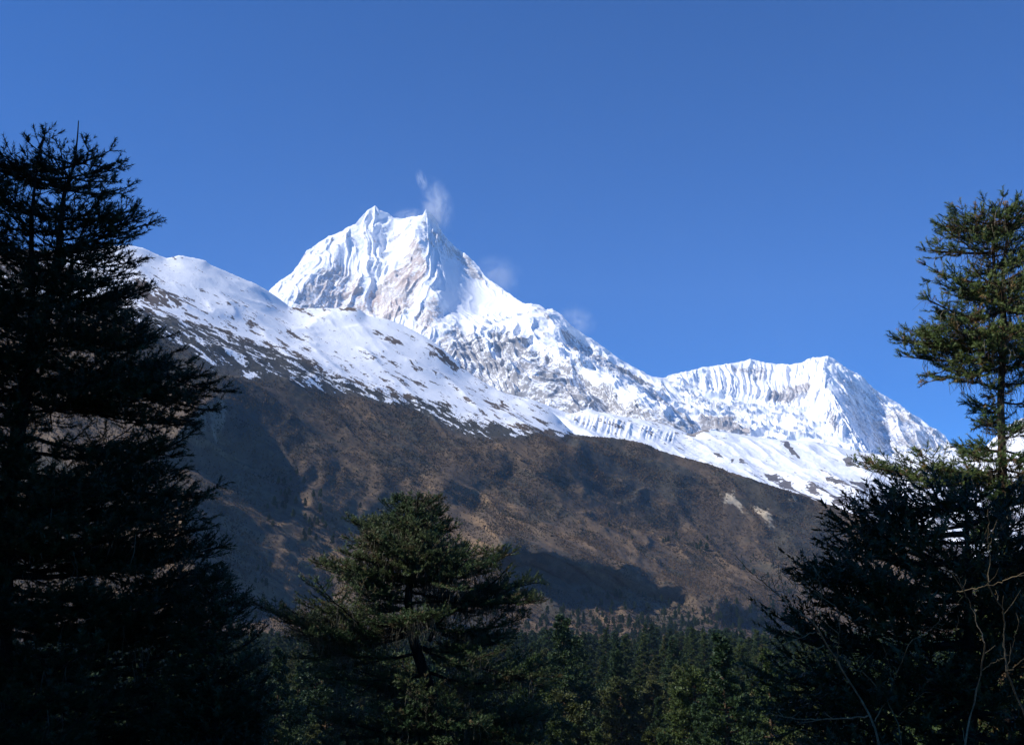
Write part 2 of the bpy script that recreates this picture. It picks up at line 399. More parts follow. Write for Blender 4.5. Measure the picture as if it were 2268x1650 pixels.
# ------------------------------------------------------------------ snowfield and moraine behind the brown crest
B_TOP = [(1000,850),(1120,872),(1186,888),(1232,905),(1263,916),(1290,910),(1305,905),(1330,914),(1400,926),(1450,936),(1500,950),(1530,962),(1560,952),(1620,960),(1700,972),(1800,978),(1900,1000),(1990,1013),(2060,1008),(2130,1030),(2200,1060),(2400,1080)]
def snowfield():
    pts = dens([(u, v, 4600 + (u - 1000) * 1.0) for u, v in B_TOP], 40)
    pts += dens([(1000,1000,3600),(1300,1020,3700),(1700,1100,4000),(2000,1200,3800),(2400,1330,3500)], 40)
    pts += dens([(1263,935,4500),(1400,950,4700),(1500,975,4850),(1650,1000,5000),(1800,1030,5000)], 30)
    pts += dens([(1263,960,4300),(1400,968,4600),(1520,1010,4600),(1650,1050,4500),(1900,1100,4300)], 30)
    pts += [(1000,1400,2500),(1700,1400,2800),(2400,1450,2900)]
    g = Grid(990, 2420, 840, 1460, 8.0); D0 = rbf(pts, g.U, g.V)
    def depth(U, V): return g.sample(D0, U, V)
    def disp(U, V, p, d):
        gq = np.stack([(U * .8 + V * .5) / 300, (-U * .5 + V * .8) / 40, d * 0], -1)
        lip = poly_soft([(1255,918),(1300,925),(1400,945),(1500,965),(1490,985),(1400,975),(1280,950)], U, V, 6)
        edge = sstep(0, 14, V - lin(B_TOP, U)) * .85 + .15
        return (ridged(gq, 4, .5) * 14 + fbm(p * .006, 5, .55) * 9) * edge + ridged(np.stack([U / 11 + V * .03, V / 90, d * 0 + 2], -1), 2) * 7 * lip
    def cover(U, V, Pn):
        A = U + fbm(Pn * .01, 3) * 6; B = V + fbm(Pn * .01 + 50, 3) * 5
        along = (U * .9 + V * .42); across = (-U * .42 + V * .9)
        st = fbm(np.stack([along / 70, across / 9, U * 0], -1), 5, .6)
        st2 = fbm(np.stack([along / 30, across / 6, U * 0 + 9], -1), 4, .6)
        low = sstep(0, 1, (B - lin([(1500,1010),(1650,1020),(1800,1040),(1950,1045),(2400,1090)], U)) / 90.0) * sstep(1480, 1750, U)
        rocky = .16 + .30 * low
        patches = [([(1865,1020),(1885,1022),(1900,1040),(1880,1035)], .6), ([(1728,978),(1745,980),(1765,1010),(1775,1022),(1755,1012),(1738,995)], .8),
                   ([(1580,1012),(1598,1014),(1600,1024),(1585,1022)], .7), ([(1618,1022),(1628,1028),(1622,1038)], .7), ([(1640,1028),(1660,1034),(1658,1040),(1640,1036)], .7),
                   ([(1690,1050),(1722,1058),(1720,1068),(1700,1064)], .75), ([(1733,1064),(1755,1070),(1752,1076),(1736,1074)], .75),
                   ([(1830,1060),(1870,1075),(1860,1080),(1830,1072)], .7), ([(1868,1062),(1910,1070),(1930,1090),(1900,1085)], .75),
                   ([(1510,965),(1545,940),(1565,945),(1570,958),(1540,968)], .9), ([(1480,985),(1500,990),(1520,1005),(1500,998)], .5),
                   ([(1830,1100),(1880,1108),(1900,1122),(1850,1118)], .7), ([(1930,1110),(1990,1125),(2000,1140),(1950,1132)], .7)]
        for pg, k in patches: rocky = np.maximum(rocky, k * poly_soft(pg, A, B, 3))
        lip = poly_soft([(1255,922),(1300,928),(1400,947),(1500,970),(1490,985),(1400,968),(1280,945)], A, B, 5)
        stv = ridged(np.stack([(U + .25 * V) / 9, V / 60, U * 0 + 4], -1), 2)
        rocky = np.maximum(rocky, lip * stv * .34)
        s = .5 + (.42 - rocky) * .9 - st * (.20 + .26 * low) - st2 * .16
        c = np.zeros(U.shape + (3,)) + np.array([.13, .115, .11])
        c = colmix(c, (.30, .26, .22), poly_soft([(1510,970),(1545,935),(1575,945),(1575,960)], U, V, 8))
        return s, c
    m = terrain_material('moraine_snow', 0.05, 0.03, (0.10, 3))
    o, _ = sheet('snowfield', lambda u: lin(B_TOP, u), 1450, 1000, 2400, 760, 330, depth, disp, (0, 1), cover, m, (600, .5), 1.3)
    tag(o, 'white snowfield and moraine below the far mountains', kind='structure')
snowfield()

# ------------------------------------------------------------------ near hillside: snow above, brown scrub below
A_TOP = [(-400,640),(-200,600),(0,568),(27,557),(55,554),(120,556),(180,552),(240,547),(286,543),(316,549),(344,562),(368,572),(385,569),(396,565),(426,571),(454,577),
 (467,587),(509,605),(536,617),(567,629),(596,646),(620,662),(641,679),(669,682),(706,683),(753,683),(765,680),(793,683),(814,699),(861,708),(892,719),(938,744),
 (969,764),(1000,789),(1025,814),(1046,831),(1093,859),(1139,880),(1186,893),(1222,912),(1245,935),(1272,961),(1309,967),(1356,969),(1402,976),(1433,984),(1464,998),
 (1526,1016),(1588,1033),(1613,1045),(1662,1059),(1708,1076),(1767,1094),(1820,1111),(1872,1129),(1925,1153),(1953,1160),(2100,1215),(2268,1280),(2500,1350)]
SNOWLINE = [(-400,700),(0,640),(286,684),(366,697),(443,712),(505,733),(567,755),(629,785),(691,812),(753,838),(830,864),(907,880),(985,902),(1062,927),(1139,945),(1186,950),(1263,964),(1300,960),(2500,900)]
MIXW = [(-400,30),(286,34),(350,55),(460,90),(550,86),(660,52),(800,32),(907,26),(1000,36),(1070,38),(1150,24),(1263,5),(2500,4)]
A_DARK = [([(505,888),(600,938),(700,998),(790,1058),(850,1092),(930,1120),(880,1140),(800,1180),(740,1165),(680,1110),(620,1065),(540,1035),(450,1005),(400,960),(440,900)], 1.6),
  ([(430,1095),(520,1130),(600,1180),(690,1235),(745,1310),(700,1350),(600,1340),(520,1330),(440,1260),(400,1150)], 1.5),
  ([(1120,1192),(1191,1213),(1284,1237),(1410,1268),(1503,1297),(1597,1318),(1660,1344),(1760,1400),(1800,1430),(1700,1412),(1613,1384),(1535,1337),(1472,1328),(1378,1309),(1347,1325),(1284,1303),(1222,1284),(1160,1255),(1110,1215)], 1.7),
  ([(1580,1276),(1650,1292),(1700,1318),(1780,1366),(1740,1362),(1690,1340),(1620,1308)], .8), ([(1500,1255),(1550,1270),(1560,1285),(1510,1275)], .8),
  ([(960,1080),(1010,1100),(1070,1135),(1050,1140),(990,1112)], 2.2), ([(1195,1036),(1240,1060),(1250,1075),(1215,1062)], 1.2),
  ([(1080,1010),(1125,1030),(1140,1060),(1100,1045)], .6), ([(1690,1375),(1760,1398),(1840,1450),(1780,1440),(1720,1410)], .6),
  ([(840,935),(900,975),(960,1040),(900,1010)], .35), ([(1750,1180),(1850,1200),(1950,1260),(1850,1250)], .3), ([(560,880),(700,950),(800,1000),(740,985),(640,940)], .35)]
A_LIT = [([(380,1030),(540,1045),(640,1080),(740,1150),(830,1220),(900,1290),(860,1300),(740,1250),(640,1190),(520,1125),(400,1080)], -.8),
  ([(1060,1080),(1200,1130),(1400,1200),(1600,1260),(1700,1310),(1600,1290),(1400,1250),(1180,1195),(1070,1140)], -.3),
  ([(1200,1300),(1350,1335),(1500,1350),(1600,1400),(1450,1410),(1250,1380),(1100,1330)], -.8), ([(286,560),(640,700),(900,830),(1150,930),(1100,900),(900,760),(640,690)], -.2)]
hill_grid = {}
def hillside():
    crest = [(u, v, float(lin([(-400,2200),(0,2400),(286,2620),(640,2760),(900,2760),(1100,2680),(1272,2640),(1600,2720),(1950,2780),(2500,2750)], u))) for u, v in A_TOP]
    pts = dens(crest, 40)
    for vv, L in ((1480, [(-400,1000),(300,1130),(700,1180),(1100,1400),(1500,1520),(1900,1580),(2500,1620)]), (1560, [(-400,920),(300,1050),(700,1100),(1100,1320),(1500,1440),(1900,1500),(2500,1540)])):
        pts += dens([(u, vv, dd) for u, dd in L], 50)
    pts += dens([(286,700,2100),(640,800,2240),(907,885,2290),(1139,945,2330),(1280,990,2380)], 40)
    pts += dens([(300,1100,1560),(700,1130,1680),(900,1150,1740)], 50) + dens([(1060,1120,1960),(1300,1165,2130),(1500,1215,2300),(1700,1270,2420),(1900,1330,2480),(2300,1390,2480)], 50)
    pts += dens([(1100,1190,1740),(1191,1213,1790),(1284,1237,1845),(1410,1268,1915),(1503,1297,1970),(1597,1322,2020),(1660,1350,2050),(1760,1400,2080)], 30)
    pts += dens([(1090,1258,1702),(1160,1262,1735),(1222,1284,1765),(1284,1303,1800),(1378,1310,1850),(1472,1330,1900),(1535,1342,1935),(1613,1384,1960),(1720,1418,1990)], 30)
    g = Grid(-400, 2500, 530, 1580, 6.0); D0 = rbf(pts, g.U, g.V)
    GX = np.zeros_like(g.U); q_ = np.stack([g.U / 55, g.V / 55, g.U * 0], -1)
    WU = g.U + fbm(q_, 4, .6) * 7; WV = g.V + fbm(q_ + 40, 4, .6) * 6; WN = fbm(q_ * 1.7 + 9, 3)
    for pg, k in A_DARK + A_LIT: GX += 3.2 * k * poly_soft(pg, WU, WV, 7) * (.9 + .25 * WN) * (D0 / F) * g.st
    al, ac = g.U * .88 + g.V * .47, -g.U * .47 + g.V * .88
    stf = fbm(np.stack([al / 420, ac / 30, g.U * 0 + 61], -1) + fbm(np.stack([g.U / 160, g.V / 160, g.U * 0], -1), 2)[..., None] * .5, 3, .55)
    band = np.maximum.reduce([poly_soft(pg, g.U, g.V, 20) for pg, k in A_DARK])
    GX += 1.9 * (1 - band) * np.clip(stf - .05, -.5, 1) * sstep(0, 90, g.V - lin(SNOWLINE, g.U)) * (D0 / F) * g.st
    for (a, b, w, k) in [((500,885),(900,1100),14,-.5), ((1110,1185),(1660,1340),10,-.8)]:
        GX += k * sstep(w, 0, dline([a, b], g.U, g.V - 0)) * (D0 / F) * g.st
    R = relief(GX, GX * .6, 28)
    def depth(U, V): return g.sample(D0 + R, U, V)
    def disp(U, V, p, d):
        edge = sstep(0, 16, V - lin(A_TOP, U)) * .93 + .07
        along = (U * .86 + V * .5); across = (-U * .5 + V * .86)
        wv = fbm(p * .003, 3)
        gq = np.stack([along / 240 + wv * .4, across / 60 + wv * .5, U * 0], -1)
        brown = sstep(-10, 60, V - lin(SNOWLINE, U))
        return (((ridged(gq, 4, .5) - .6) * (5 + 4 * brown) + fbm(p * .005 + 3, 3, .5) * (4 + 7 * brown)) * edge + fbm(p * .06, 3, .6) * (.4 + .9 * brown)) * (d / 2300) ** 1.5
    def cover(U, V, Pn):
        wu = fbm(Pn * .01, 4) * 9; wv = fbm(Pn * .01 + 50, 4) * 8; A, B = U + wu, V + wv
        along = (U * .88 + V * .47); across = (-U * .47 + V * .88)
        st = fbm(np.stack([along / 45, across / 7, U * 0], -1), 5, .62)
        st2 = fbm(np.stack([along / 120, across / 20, U * 0 + 9], -1), 3, .6)
        x = B - lin(SNOWLINE, U); w = lin(MIXW, U)
        s = .80 - .08 * sstep(-120, 0, x)
        s = np.where(x > -6, .72 + (.35 - .72) * sstep(-14, 10, x), s)
        s = s + (.06 - .42) * sstep(.75, 1.1, x / w) * (x > 0) - .6 * sstep(1.0, 1.5, x / w)
        st3 = fbm(np.stack([along / 16, across / 4, U * 0 + 31], -1), 3, .6)
        s = s - .36 * st * sstep(-130, -10, x) - .20 * st - .14 * st2 - .13 * st3
        for pg, k in [([(300,612),(330,640),(370,650),(400,655),(424,662),(410,672),(380,676),(330,668),(296,650)], .85), ([(640,683),(672,684),(690,694),(660,692)], .6),
                      ([(752,684),(768,679),(795,684),(790,691),(765,690)], .8), ([(820,733),(850,737),(880,748),(897,765),(870,762),(845,750)], .7),
                      ([(938,764),(970,775),(1000,793),(1028,815),(1000,808),(965,790)], .8), ([(385,571),(396,566),(402,570),(392,574)], .6), ([(700,684),(730,684),(735,692),(710,692)], .35),
                      ([(1060,878),(1110,888),(1140,905),(1090,900)], .6), ([(910,800),(930,806),(945,818),(920,812)], .6), ([(960,822),(985,834),(1000,846),(975,838)], .6),
                      ([(-50,540),(60,545),(130,570),(160,640),(60,640),(-50,620)], 1.2)]:
            s = s - k * poly_soft(pg, A, B, 6) * np.clip(.75 + 1.1 * st3 + .5 * st, .15, 1.3)
        for ln, wd in [([(508,893),(540,915),(620,955),(690,988),(735,1012)], 7.5), ([(740,1030),(800,1050),(830,1075)], 4), ([(1350,1003),(1380,1010)], 0),
                       ([(395,840),(420,862)], 9), ([(1650,1064),(1680,1066),(1690,1075)], 1.6), ([(1712,1075),(1760,1098),(1820,1130),(1856,1152)], 1.6),
                       ([(970,1088),(1000,1100),(1040,1122)], 2.5), ([(850,1060),(890,1075)], 3), ([(895,1088),(915,1092)], 2.5)]:
            if wd: s = s + .85 * sstep(wd * 1.6, wd * .3, dline(ln, A * .5 + U * .5, B * .5 + V * .5)) * (.75 + .4 * st)
        # bare ground colour
        n1 = fbm(Pn * .004, 5, .6); n2 = fbm(Pn * .02 + 8, 4, .6)
        gq = np.stack([along / 230 + wu * .02, across / 19 + wv * .04, U * 0 + 4], -1); n3 = fbm(gq, 4, .6)
        c = np.zeros(U.shape + (3,)) + np.array([.105, .076, .050])
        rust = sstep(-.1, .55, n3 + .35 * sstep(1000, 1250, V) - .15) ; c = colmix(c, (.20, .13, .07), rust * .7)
        dk = sstep(.05, .5, n1 + n3 * .6 + .38 * poly_soft([(1280,965),(1700,1065),(2100,1200),(2100,1260),(1700,1130),(1300,1020)], U, V, 25)); c = colmix(c, (.045, .047, .038), dk * .8)  # band under the right crest: juniper plus shade, both mixed into the colour
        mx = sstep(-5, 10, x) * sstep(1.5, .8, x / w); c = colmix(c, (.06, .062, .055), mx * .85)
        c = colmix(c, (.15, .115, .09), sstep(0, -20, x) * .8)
        c = colmix(c, (.10, .085, .07), poly_soft([(300,600),(430,650),(420,680),(290,670)], U, V, 8) * .0)
        for pg in [[(1603,1098),(1624,1094),(1634,1118),(1645,1132),(1649,1146),(1627,1127),(1606,1113)], [(1673,1124),(1701,1129),(1708,1150),(1709,1176),(1696,1158),(1677,1138)],
                   [(1754,1102),(1763,1104),(1771,1122),(1757,1118)], [(1838,1228),(1852,1236),(1872,1262),(1856,1252)], [(470,905),(492,890),(500,930),(480,985),(462,960)], [(440,920),(455,910),(452,960),(438,955)]]:
            c = colmix(c, (.47, .38, .26) if pg[0][0] > 1000 else (.22, .17, .12), np.clip(poly_soft(pg, U + fbm(Pn * .05, 3, .7) * 9, V + fbm(Pn * .05 + 30, 3, .7) * 9, 3.5) * (1.35 + .6 * fbm(Pn * .03 + 70, 4, .7)), 0, 1))
        return s, c
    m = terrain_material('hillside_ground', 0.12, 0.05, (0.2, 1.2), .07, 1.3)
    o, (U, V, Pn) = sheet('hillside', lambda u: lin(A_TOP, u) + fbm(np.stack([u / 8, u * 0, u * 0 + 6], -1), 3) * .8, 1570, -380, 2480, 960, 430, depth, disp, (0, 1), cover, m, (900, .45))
    tag(o, 'long hillside with snow on top and brown scrub below', kind='structure')
    return U, V, Pn
HU, HV, HP = hillside()

# ------------------------------------------------------------------ valley floor and the bank the camera stands on
def ground_z(x, y):
    x = np.asarray(x, float); y = np.asarray(y, float); r = np.hypot(x, y)
    z = np.interp(r, [0, 3, 12, 30, 80, 150, 250, 450, 800, 1200, 1500, 2200], [-1.7, -1.9, -4.2, -10, -25, -39, -49, -58, -60, -60, -70, -150])
    z = np.where(y < 0, -1.7 + (z + 1.7) * .15, z)
    p = np.stack([x, y, x * 0], -1)
    return z + fbm(p * .012, 3) * np.clip(r / 60, 0, 5) + fbm(p * .15, 3) * np.clip(r / 30, 0.05, .5)
def valley():
    a = np.linspace(-math.pi, math.pi, 481); r = np.concatenate([[0.01], np.geomspace(.6, 2200, 150)])
    A, Rr = np.meshgrid(a, r, indexing='ij'); x = np.sin(A) * Rr; y = np.cos(A) * Rr
    v = np.stack([x, y, ground_z(x, y)], -1)
    m, nt, b = mat_new('valley_ground', .95, .05)
    n = wnoise(nt, .35, 8, .7); n2 = wnoise(nt, .03, 4)
    c = mixc(nt, ramp(nt, n, .35, .65), (.05, .036, .024), (.12, .085, .052)); c = mixc(nt, ramp(nt, n2, .5, .65), c, (.04, .042, .02))
    nt.links.new(c, b.inputs['Base Color'])
    o = mesh_np('valley_floor', v.reshape(-1, 3), gridfaces(*x.shape)[:, ::-1], m)
    tag(o, 'brown and mossy valley ground under the trees', kind='structure')
valley()

# ------------------------------------------------------------------ air
def haze():
    x0, x1, y0, y1, z0, z1 = -8000, 9000, -300, 13500, -2600, 4300
    v = [(x, y, z) for z in (z0, z1) for y in (y0, y1) for x in (x0, x1)]
    f = [(0, 2, 3, 1), (4, 5, 7, 6), (0, 1, 5, 4), (2, 6, 7, 3), (0, 4, 6, 2), (1, 3, 7, 5)]
    m = bpy.data.materials.new('air'); m.use_nodes = True; nt = m.node_tree; nt.nodes.clear()
    o_ = nt.nodes.new('ShaderNodeOutputMaterial'); p = nt.nodes.new('ShaderNodeVolumePrincipled')
    p.inputs['Color'].default_value = (.42, .64, 1.0, 1); p.inputs['Density'].default_value = 2.6e-5; p.inputs['Anisotropy'].default_value = 0
    nt.links.new(p.outputs[0], o_.inputs['Volume'])
    o = mesh_np('haze', v, f, m, False); tag(o, 'thin blue valley air between the camera and the mountains', kind='stuff')
haze()

# ------------------------------------------------------------------ plants
def frames(dirs, rng):
    d = dirs / (np.linalg.norm(dirs, axis=1)[:, None] + 1e-9)
    a = rng.normal(size=d.shape); y = np.cross(d, a); y /= np.linalg.norm(y, axis=1)[:, None] + 1e-9
    return np.stack([d, y, np.cross(d, y)], 2)                   # columns are the axes
def stamp(tmpl, faces, pos, dirs, scale, rng):
    """copy a small template to many places, oriented along dirs; tmpl is a list of variants"""
    V_, F_ = [], []; off = 0; k = rng.randint(0, len(tmpl), len(pos)); R = frames(dirs, rng)
    for i, t in enumerate(tmpl):
        m = k == i; n = int(m.sum())
        if not n: continue
        v = np.einsum('nij,kj->nki', R[m], t) * scale[m][:, None, None] + pos[m][:, None]
        V_.append(v.reshape(-1, 3)); F_.append((faces[None] + (np.arange(n) * len(t))[:, None, None]).reshape(-1, faces.shape[1]) + off); off += n * len(t)
    return np.concatenate(V_), np.concatenate(F_)
def shoot_templates(n_needles, needle, width, rng, nvar=5):
    """needle-clad twig of unit length along +x; needle length is relative to the twig length"""
    out = []
    for q in range(nvar):
        s = rng.uniform(.0, 1.02, n_needles); ang = rng.uniform(0, 2 * np.pi, n_needles)
        tilt = np.radians(rng.uniform(38, 66, n_needles)); L = needle * rng.uniform(.75, 1.1, n_needles)
        r = np.stack([np.zeros(n_needles), np.cos(ang), np.sin(ang)], 1); t = np.stack([np.zeros(n_needles), -np.sin(ang), np.cos(ang)], 1)
        b = np.stack([s, s * 0, s * 0], 1); x = np.array([1, 0, 0])
        tip = b + L[:, None] * (np.cos(tilt)[:, None] * x + np.sin(tilt)[:, None] * r); w = width * .5
        tri = np.stack([b - t * w, b + t * w, tip], 1).reshape(-1, 3)
        core = np.array([[0, .03, 0], [0, -.03, .02], [1, 0, 0], [0, 0, -.03], [0, 0, .03], [1, 0, 0]]) * np.array([1, .9, .9])
        out.append(np.concatenate([tri, core]))
    return out, np.arange((n_needles + 2) * 3).reshape(-1, 3)
def tubes(lines, sides=5):
    V_, F_ = [], []; off = 0; an = np.linspace(0, 2 * np.pi, sides, endpoint=False)
    for P_, r in lines:
        P_ = np.asarray(P_, float); r = np.broadcast_to(np.asarray(r, float), (len(P_),)); T = np.gradient(P_, axis=0); T /= np.linalg.norm(T, axis=1)[:, None] + 1e-9
        up = np.where(np.abs(T[:, 2:3]) > .9, np.array([[1., 0, 0]]), np.array([[0., 0, 1]])); X = np.cross(T, up); X /= np.linalg.norm(X, axis=1)[:, None] + 1e-9; Y = np.cross(T, X)
        v = P_[:, None] + r[:, None, None] * (np.cos(an)[None, :, None] * X[:, None] + np.sin(an)[None, :, None] * Y[:, None])
        n = len(P_); V_.append(v.reshape(-1, 3)); i = np.arange(n - 1)[:, None] * sides + np.arange(sides)[None]; j = np.arange(n - 1)[:, None] * sides + (np.arange(sides)[None] + 1) % sides
        F_.append(np.stack([i, j, j + sides, i + sides], -1).reshape(-1, 4) + off); off += n * sides
    return np.concatenate(V_), np.concatenate(F_)
def spline(pts, n):
    p = np.asarray(pts, float); t = np.concatenate([[0], np.cumsum(np.linalg.norm(np.diff(p, axis=0), axis=1))]); q = np.linspace(0, t[-1], n)
    o = np.stack([np.interp(q, t, p[:, k]) for k in range(p.shape[1])], 1)
    for _ in range(2): o[1:-1] = (o[:-2] + 2 * o[1:-1] + o[2:]) / 4
    return o

def leaf_material(name, c1, c2, dead=(.13, .075, .03), dead_amt=.62, scale=1.2):
    m, nt, b = mat_new(name, .55, .25)
    n = wnoise(nt, scale, 4, .6); n2 = wnoise(nt, scale * 3.1, 3, .6)
    c = mixc(nt, ramp(nt, n, .35, .65), c1, c2); c = mixc(nt, ramp(nt, n2, dead_amt, dead_amt + .08), c, dead)
    nt.links.new(c, b.inputs['Base Color']); return m
def bark_material(name, c1, c2, scale=9):
    m, nt, b = mat_new(name, .9, .1); n = wnoise(nt, scale, 6, .7, (1, 1, .35))
    nt.links.new(mixc(nt, ramp(nt, n, .35, .65), c1, c2), b.inputs['Base Color'])
    bn = nd(nt, 'ShaderNodeBump', {'Height': n, 'Strength': .8, 'Distance': .02}); nt.links.new(bn.outputs[0], b.inputs['Normal']); return m
FIR_SHADED = leaf_material('fir_needles_dark', (.012, .021, .006), (.022, .036, .010), (.05, .032, .012), .66)  # shade on the near trees is put into this darker needle colour
LICHEN = bark_material('hanging_lichen', (.07, .065, .045), (.17, .155, .11), 3)
FIR_LIT = leaf_material('fir_needles', (.045, .078, .018), (.085, .115, .028), (.19, .11, .035), .57)  # brighter needle copy, sunlight on the right fir put into the colour
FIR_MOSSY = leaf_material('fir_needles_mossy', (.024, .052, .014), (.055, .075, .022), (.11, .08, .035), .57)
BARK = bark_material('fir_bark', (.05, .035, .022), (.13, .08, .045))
BARK_SHADED = bark_material('fir_bark_dark', (.012, .010, .008), (.035, .026, .02))  # bark copy darkened in colour for trees standing in shade
PALE_BARK = bark_material('pale_bark', (.09, .068, .038), (.22, .17, .095), 14)
CONE_M = bark_material('cone_scales', (.10, .05, .045), (.22, .15, .10), 30)

def fir(name, label, d, trunk, radius, left, right, gap, seed, needle_mat, bark, extra=(), shoot=.11, density=1.0, upturn=.25, droop=.12, twigs=1.0, needle=.40, sec0=1.0, lichen=0, cat='fir tree', stems=(), depth_k=.75, group=None, top_skip=0.0, cones=()):
    """a fir: a leaning trunk, limbs out to a surveyed crown outline, side sprays of needle-clad twigs"""
    rng = np.random.RandomState(seed); k = d / F
    tp = np.array([place(u, v, d) for u, v in trunk])           # top to bottom
    gz = float(ground_z(tp[-1][0], tp[-1][1])) - .3
    tp = np.concatenate([tp, [[tp[-1][0], tp[-1][1], gz]]]); base = tp[-1].copy(); base[2] = gz + .3
    T = spline(tp[::-1], 46); hh = np.linspace(0, 1, 46); tr = radius * (1 - hh) ** .8 + .012
    tl = [(T, tr)]; limbs, twl, SPO, SD, SS = [], [], [], [], []; LIC = []
    stemlines = [T]
    for st in stems:
        S_ = spline([place(u, v, d + dd) for u, v, dd in st], 26)[::-1]; tl.append((S_, np.linspace(min(radius * .5, .022 * np.linalg.norm(S_[-1] - S_[0])), .006, 26))); stemlines.append(S_)
    def add_shoots(p0, dirn, L, lo=.0):
        SPO.append(p0); SD.append(dirn); SS.append(L)
    def outside(p):
        dn = p[1] * CP + p[2] * SP; u_ = CU + p[0] / dn * F; v_ = CV - (p[2] * CP - p[1] * SP) / dn * F
        return v_ < trunk[0][1] - 22 or u_ < np.interp(v_, [q[0] for q in left], [q[1] for q in left]) - 10 or u_ > np.interp(v_, [q[0] for q in right], [q[1] for q in right]) + 10
    free = [False]
    def limb(p0, p1, sag, r0, bare=.25, sec=1.0, lev=0):
        L = np.linalg.norm(p1 - p0); n = max(6, int(L / .12)); s = np.linspace(0, 1, n)[:, None]
        c = p0 + (p1 - p0) * s; c[:, 2] += (-sag * L * 4 * s * (1 - s) * (1 - .3 * s) )[:, 0]
        side = np.cross(p1 - p0, [0, 0, 1]); side /= np.linalg.norm(side) + 1e-9
        c += side * (np.sin(s * 5 + rng.uniform(0, 6)) * .035 * L * s) + rng.normal(size=c.shape) * .006
        limbs.append((c, np.linspace(r0, .006, n)))
        tan = np.gradient(c, axis=0); tan /= np.linalg.norm(tan, axis=1)[:, None]
        if lev == 0 and L > .55:
            for f in (.3, .48, .64, .8)[:2 + int(L > 1.0) + int(L > 1.5)]:
                i = int(f * (n - 1)); sg = rng.choice([-1, 1]); s_ = np.cross(tan[i], [0, 0, 1]); s_ /= np.linalg.norm(s_) + 1e-9
                dr = tan[i] * rng.uniform(.7, 1) + s_ * sg * rng.uniform(.3, .8) + np.array([0, 0, rng.uniform(-.35, .5)]); dr /= np.linalg.norm(dr)
                limb(c[i], c[i] + dr * L * (1 - f) * rng.uniform(.7, 1.0), rng.uniform(0, .08), r0 * (1 - f) * .7, .12, sec, 1)
        step = .085 / density; m = max(3, int(L / step))
        for q in range(m):
            f = (q + rng.uniform(0, .6)) / m
            if f < bare * .45: continue
            i = min(n - 1, int(f * (n - 1))); pp = c[i]; t = tan[i]; sg = 1 if q % 2 else -1
            sd = np.cross(t, [0, 0, 1]); sd /= np.linalg.norm(sd) + 1e-9
            L2 = (.40 * L * (1 - f) ** .8 * sec + .16) * rng.uniform(.55, 1.1) * min(1, .35 + 1.6 * f); L2 = min(L2, .85)
            dr = t * rng.uniform(.5, .9) + sd * sg * rng.uniform(.6, 1.0) + np.array([0, 0, rng.uniform(-.22, .38)]); dr /= np.linalg.norm(dr)
            n2 = max(3, int(L2 / .07)); s2 = np.linspace(0, 1, n2)[:, None]; c2 = pp + dr * L2 * s2; c2[:, 2] += ((upturn * s2 ** 2 - droop * s2) * L2)[:, 0]
            c2 += rng.normal(size=c2.shape) * .006 * s2
            if not free[0] and outside(c2[-1]) and rng.rand() < .93: continue
            twl.append((c2, np.linspace(.006, .003, n2)))
            dead = f < bare or rng.rand() < .05
            if dead:
                for _ in range(int(2 * twigs)):
                    i2 = rng.randint(0, n2); dd = dr * .5 + rng.normal(size=3) * .5 + np.array([0, 0, -.5]); dd /= np.linalg.norm(dd); l3 = rng.uniform(.08, .3)
                    twl.append((np.array([c2[i2], c2[i2] + dd * l3 * .5 + rng.normal(size=3) * .01, c2[i2] + dd * l3 + np.array([0, 0, -.03])]), np.array([.003, .0025, .0015])))
                if f < bare * .8: continue
            t2 = np.gradient(c2, axis=0)
            for i2 in range(n2 - 1):                                # the spray itself is needle-clad
                if i2 / n2 > .15: add_shoots(c2[i2], t2[i2], .085)
            ns = int(L2 / (shoot * .35))
            s2d = np.cross(t2[0], [0, 0, 1]); s2d /= np.linalg.norm(s2d) + 1e-9
            for w in range(ns):
                g = (w + .5) / ns
                if g < .15: continue
                i2 = min(n2 - 1, int(g * n2)); dd = t2[i2] / (np.linalg.norm(t2[i2]) + 1e-9) * rng.uniform(.5, 1) + s2d * (1 if w % 2 else -1) * rng.uniform(.5, .9) + np.array([0, 0, rng.uniform(-.1, .45)])
                add_shoots(c2[i2], dd, shoot * rng.uniform(.6, 1.15) * (1.15 - .4 * g))
            add_shoots(c2[-1], t2[-1] + np.array([0, 0, .02]), shoot * rng.uniform(.9, 1.3))
        for _ in range(int(L * lichen * (.5 if lev else 1))):
            i = rng.randint(n // 6, max(n // 6 + 1, int(n * .8))); h_ = rng.uniform(.1, .42); w_ = rng.normal(size=3) * .07; w_[2] = 0; a_ = c[i] + w_ + np.array([0, 0, rng.uniform(-.05, .02)])
            LIC.append((np.array([a_, a_ + w_ * .6 + [0, 0, -h_ * .5], a_ + w_ * .3 + rng.normal(size=3) * .03 + [0, 0, -h_]]), np.array([.004, .005, .002])))
            if rng.rand() < .5: LIC.append((np.array([a_ + w_ * .3 + [0, 0, -h_ * .3], a_ + rng.normal(size=3) * .06 + [0, 0, -h_ * .7]]), np.array([.003, .002])))
        for w in range(4): add_shoots(c[-1], tan[-1] + rng.normal(size=3) * .45 + np.array([0, 0, .25]), shoot * rng.uniform(.9, 1.4))
    # limbs in loose whorls, their reach read off the crown outline
    up_axis = 0
    zs = T[:, 2]; zt, zb = zs[-1], place(CU, 1700, d)[2]
    z = zt - .10 * top_skip; tier = 0
